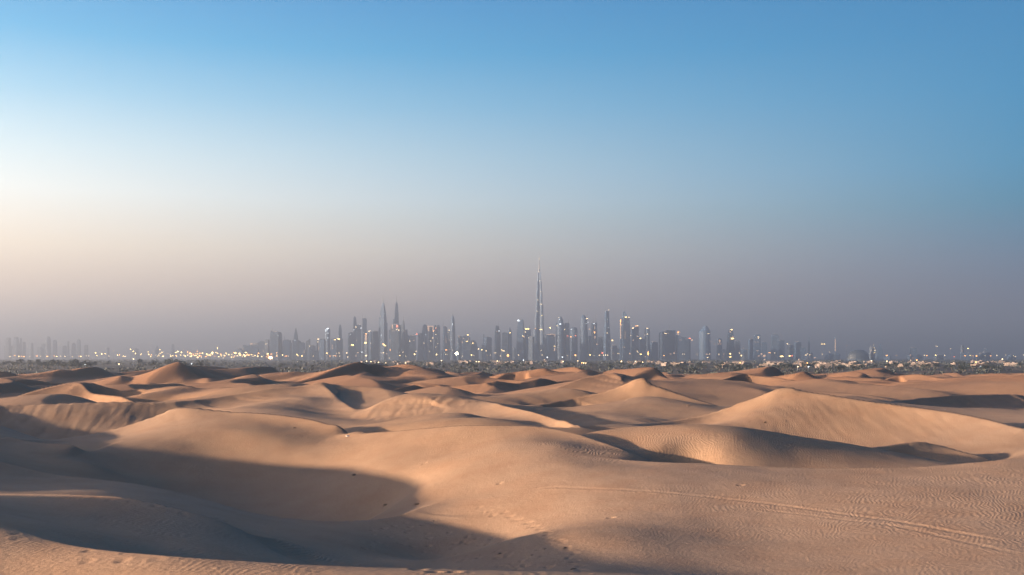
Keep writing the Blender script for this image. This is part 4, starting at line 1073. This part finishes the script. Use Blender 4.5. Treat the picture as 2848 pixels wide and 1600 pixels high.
def scrub():
    r = np.random.default_rng(31)
    n = 5200
    d = np.exp(r.uniform(math.log(1150), math.log(6800), n))
    px = r.uniform(-200, 3050, n)
    keepm = (noise(px / 120, np.log(d) * 9) > -.12)
    d, px = d[keepm], px[keepm]; n = len(d)
    x = (px - CX) / F * d
    z = ground_z(x / d, np.log(d))
    h = r.uniform(2.0, 6.5, n) * np.clip(d / 2600, .8, 1.6); w = h * r.uniform(1.0, 2.6, n)
    V, Fc = [], []
    m = 11
    for k in range(m):     # each bush: a spray of leaf-clump quads
        a = r.uniform(0, 2 * np.pi, n); q = np.sqrt(r.uniform(0, 1, n)) * w * .5
        c = np.stack([x + q * np.cos(a), d + q * np.sin(a), z + h * r.uniform(.05, .85, n)], 1)
        e1 = r.normal(0, 1, (n, 3)); e1 /= np.linalg.norm(e1, axis=1, keepdims=True)
        e2 = np.cross(e1, r.normal(0, 1, (n, 3))); e2 /= np.linalg.norm(e2, axis=1, keepdims=True)
        sz = (h * r.uniform(.22, .45, n))[:, None]
        V.append(np.stack([c - e1 * sz, c - e2 * sz * .7, c + e1 * sz, c + e2 * sz * .8], 1))
    V = np.concatenate(V, 0).reshape(-1, 3)
    me = bpy.data.meshes.new('scrub'); nq = len(V) // 4
    me.vertices.add(len(V)); me.vertices.foreach_set('co', V.astype(np.float32).ravel())
    me.loops.add(nq * 4); me.loops.foreach_set('vertex_index', np.arange(nq * 4, dtype=np.int32))
    me.polygons.add(nq); me.polygons.foreach_set('loop_start', np.arange(0, nq * 4, 4, dtype=np.int32)); me.polygons.foreach_set('loop_total', np.full(nq, 4, np.int32))
    me.update(calc_edges=True); me.materials.append(M_SCRUB)
    o = link(bpy.data.objects.new('scrub', me))
    tag(o, 'dark low scrub covering the plain between dunes and city', 'scrub', kind='stuff')
scrub()

def house_mesh(seed):
    r = random.Random(seed); v, f = [], []
    def add(x0, x1, y0, y1, z0, z1):
        a, b_ = box_vf(x0, x1, y0, y1, z0, z1); k = len(v); v.extend(a); f.extend([tuple(i + k for i in q) for q in b_])
    w, dp, h = r.uniform(7, 15), r.uniform(6, 10), r.uniform(4, 8)
    add(-w, w, -dp, dp, -2, h)
    for (a0, a1, b0, b1) in ((-w, w, -dp, -dp + .4), (-w, w, dp - .4, dp), (-w, -w + .4, -dp + .4, dp - .4), (w - .4, w, -dp + .4, dp - .4)):
        add(a0, a1, b0, b1, h + .001, h + 1.1)
    q = r.uniform(-.5, .5) * w
    add(q - w * .3, q + w * .3, -dp * .5, dp * .6, h + .002, h + r.uniform(2.4, 3.6))
    s2 = r.choice((-1, 1))
    add(s2 * w if s2 > 0 else -w - 5, s2 * w + 5 if s2 > 0 else -w, -dp * .6, dp * .5, -2, h * .55)
    me = bpy.data.meshes.new('house'); me.from_pydata(v, [], f)
    me.materials.append(r.choice([M_WALL, M_WALL2, M_WALL]))
    wins = []
    for k in range(4):
        xx = -w + (k + .5) * w * .5
        wins.append((xx, -dp - .06, h * .5))
    wv_, wf_ = [], []
    return me, wins
HM = [house_mesh(s_) for s_ in range(9)]
M_PANE = plain('window_glass', (.03, .04, .05), .2)
wv, wf = box_vf(-.9, .9, -.12, .12, -.9, .9)
win_me = bpy.data.meshes.new('window'); win_me.from_pydata(wv, [], wf); win_me.materials.append(M_PANE)
for i in range(112):
    right = i < 78
    px = rt.uniform(1850, 2848) if right else rt.uniform(950, 1850)
    d = math.exp(rt.uniform(math.log(2100), math.log(4600))) if right else math.exp(rt.uniform(math.log(2700), math.log(5000)))
    x = (px - CX) / F * d
    root = empty('house', (x, d, plain_z(x, d)), rt.uniform(-.7, .7))
    tag(root, 'pale flat-roofed house in the scrub beyond the dunes' if right else 'pale flat-roofed house in the scrub below the towers', 'house', 'houses beyond the dunes' if right else 'houses below the towers')
    me, wins = rt.choice(HM)
    link(bpy.data.objects.new('wall', me), root)
    if d < 2900:
        for w_ in wins:
            o = link(bpy.data.objects.new('window', win_me), root); o.location = w_
def warehouse():
    d = 3000; x = (2158 - CX) / F * d
    root = empty('warehouse', (x, d, plain_z(x, d)))
    tag(root, 'long pale warehouse, the widest pale building among the houses', 'warehouse')
    v, f = box_vf(-18, 18, -9, 9, -2, 8); mesh_obj('wall', v, f, M_WALL2, root)
    v = [(-19, -10, 8.01), (19, -10, 8.01), (19, 10, 8.01), (-19, 10, 8.01), (-19, 0, 10.5), (19, 0, 10.5)]
    mesh_obj('roof', v, [(0, 1, 5, 4), (2, 3, 4, 5), (1, 2, 5), (3, 0, 4), (0, 3, 2, 1)], M_WALL2, root)
    for k in range(3):
        v, f = box_vf(-12 + k * 10, -7 + k * 10, -9.2, -8.9, 0, 5); mesh_obj('door', v, f, M_METAL, root)
warehouse()
SL = [(1032,1006,'w'),(1053,1008,'w'),(1073,1010,'w'),(1128,1010,'w'),(1228,1003,'w'),(1325,1006,'w'),(1332,1006.5,'w'),(1383,1004.5,'w'),(1456,1002,'c'),(1522,994,'c'),(1564,993.5,'c'),(1514,1001,'d'),(1566,1006,'w'),(1623,1010,'y'),(1618,1009.5,'o'),(1629,1010,'w'),(1728,1005.5,'y'),(1767,1005.5,'w'),(1787,1007.5,'w'),(1607,1004,'w'),(2058,1009,'o'),(2126,1000.5,'d'),(2221,1000,'d'),(2244.5,1010,'o'),(2218,1029,'w'),(2248,1024,'c'),(2402,1006,'d'),(2423,1003.5,'w'),(2466,1005,'w'),(2549,1002,'o'),(2532,1002.5,'d'),(2713,1007.5,'o'),(2462,1020,'d'),(2726,1022.5,'c'),(2787,999,'w'),(1020,1005,'w'),(238,1014,'c'),(332,1013,'w'),(534,1012,'c'),(372,999,'w'),(2628,1138,'c')]
for (px, py, col) in SL[:-1]:
    d = 1700 if py > 1012 else 2400
    mast(px, min(py, HY + CAMZ * F / d - 6), 3.6, 3.0, col, d, 'street_lamp', 'street lamp with a %s glow standing in the dark scrub' % {'w': 'white', 'c': 'cool white', 'y': 'yellow', 'o': 'orange', 'd': 'dim amber'}[col])['group'] = 'street lamps in the scrub, %s' % {'w': 'white', 'c': 'cool white', 'y': 'yellow', 'o': 'orange', 'd': 'dim amber'}[col]
# small clods and pale litter lying on the near sand
def clod_mesh(seed, name, mat, flat):
    r = random.Random(seed)
    bm = bmesh.new(); bmesh.ops.create_icosphere(bm, subdivisions=1, radius=1.0)
    for v in bm.verts:
        k = r.uniform(.7, 1.15); v.co = Vector((v.co.x * k, v.co.y * k * .42, v.co.z * k * flat))
    me = bpy.data.meshes.new(name); bm.to_mesh(me); bm.free(); me.materials.append(mat); return me
M_CLOD = plain('dark_crusted_sand', (.12, .075, .05), .95); M_LITTER = plain('paper_scrap', (.62, .58, .52), .6)
for k, (px, py, size, name, lab) in enumerate([
    (985,1322,.42,'sand_clod','dark crusted clod lying alone in the shaded bowl of the big hollow'),
    (1072,1405,.36,'sand_clod','dark clod near the bottom of the shaded bowl'),
    (1160,1403,.36,'sand_clod','dark forked clod by the curved shadow edge of the bowl'),
    (2128,1176,.55,'sand_clod','dark clod low on the big sunlit peaked dune'),
    (2186,1172,.35,'sand_clod','smaller clod beside the dark one on the big sunlit dune'),
    (1915,1130,.6,'sand_clod','dark clod at the foot of the rough-faced peaked dune'),
    (818,1191,.4,'sand_clod','clod on the grey crest of the dune behind the bowl'),
    (1390,1540,.16,'sand_clod','small dark clod on the pitted sunlit flat'),(1480,1545,.14,'sand_clod','small dark clod on the pitted sunlit flat'),(1515,1528,.18,'sand_clod','small dark clod on the pitted sunlit flat'),(1335,1545,.13,'sand_clod','small dark clod on the pitted sunlit flat'),
    (1595,1584,.3,'sand_clod','dark clod at the end of the footprint trail'),(1570,1525,.2,'sand_clod','small dark clod beside the footprint trail'),(1205,1450,.2,'sand_clod','small dark clod on the pitted sunlit flat'),(1170,1463,.18,'sand_clod','small dark clod on the pitted sunlit flat'),
    (968,1214,.45,'paper_scrap','pale scrap of litter on the crest at the bowl rim'),(2628,1139,.22,'paper_scrap','tiny white scrap behind the crest of the big sunlit dune')]):
    hx, hy, hz = hit(px, py)
    o = link(bpy.data.objects.new(name, clod_mesh(k + 50, name, M_LITTER if name == 'paper_scrap' else M_CLOD, .30)))
    o.location = (hx, hy, hz + size * .04); size *= .62; o.scale = (size,) * 3; o.rotation_euler = (0, 0, .6 + .3 * math.sin(k * 2.1))
    tag(o, lab, 'litter' if name == 'paper_scrap' else 'clod', 'small clods on the pitted flat' if 'pitted' in lab else None)
# ------------------------------------------------------------------ haze
def build_haze():
    x, y0, y1, zb, zt = 46000.0, -46000.0, 46000.0, -12.0, 870.0
    v = [(-x, y0, zb), (x, y0, zb), (x, y1, zb), (-x, y1, zb), (-x, y0, zt), (x, y0, zt), (x, y1, zt), (-x, y1, zt)]
    f = [(0, 3, 2, 1), (4, 5, 6, 7), (0, 1, 5, 4), (1, 2, 6, 5), (2, 3, 7, 6), (3, 0, 4, 7)]
    m = bpy.data.materials.new('haze'); m.use_nodes = True
    n = m.node_tree.nodes; n.clear()
    o = n.new('ShaderNodeOutputMaterial'); p = n.new('ShaderNodeVolumePrincipled')
    p.inputs['Color'].default_value = (.66, .70, .80, 1)
    p.inputs['Density'].default_value = HAZE_DENSITY
    p.inputs['Anisotropy'].default_value = .70
    m.node_tree.links.new(p.outputs[0], o.inputs['Volume'])
    h = mesh_obj('haze', v, f, m)
    tag(h, 'pale dusty evening haze lying over the desert and the city', 'haze', kind='stuff')
HAZE_DENSITY = 1.42e-4
build_haze()
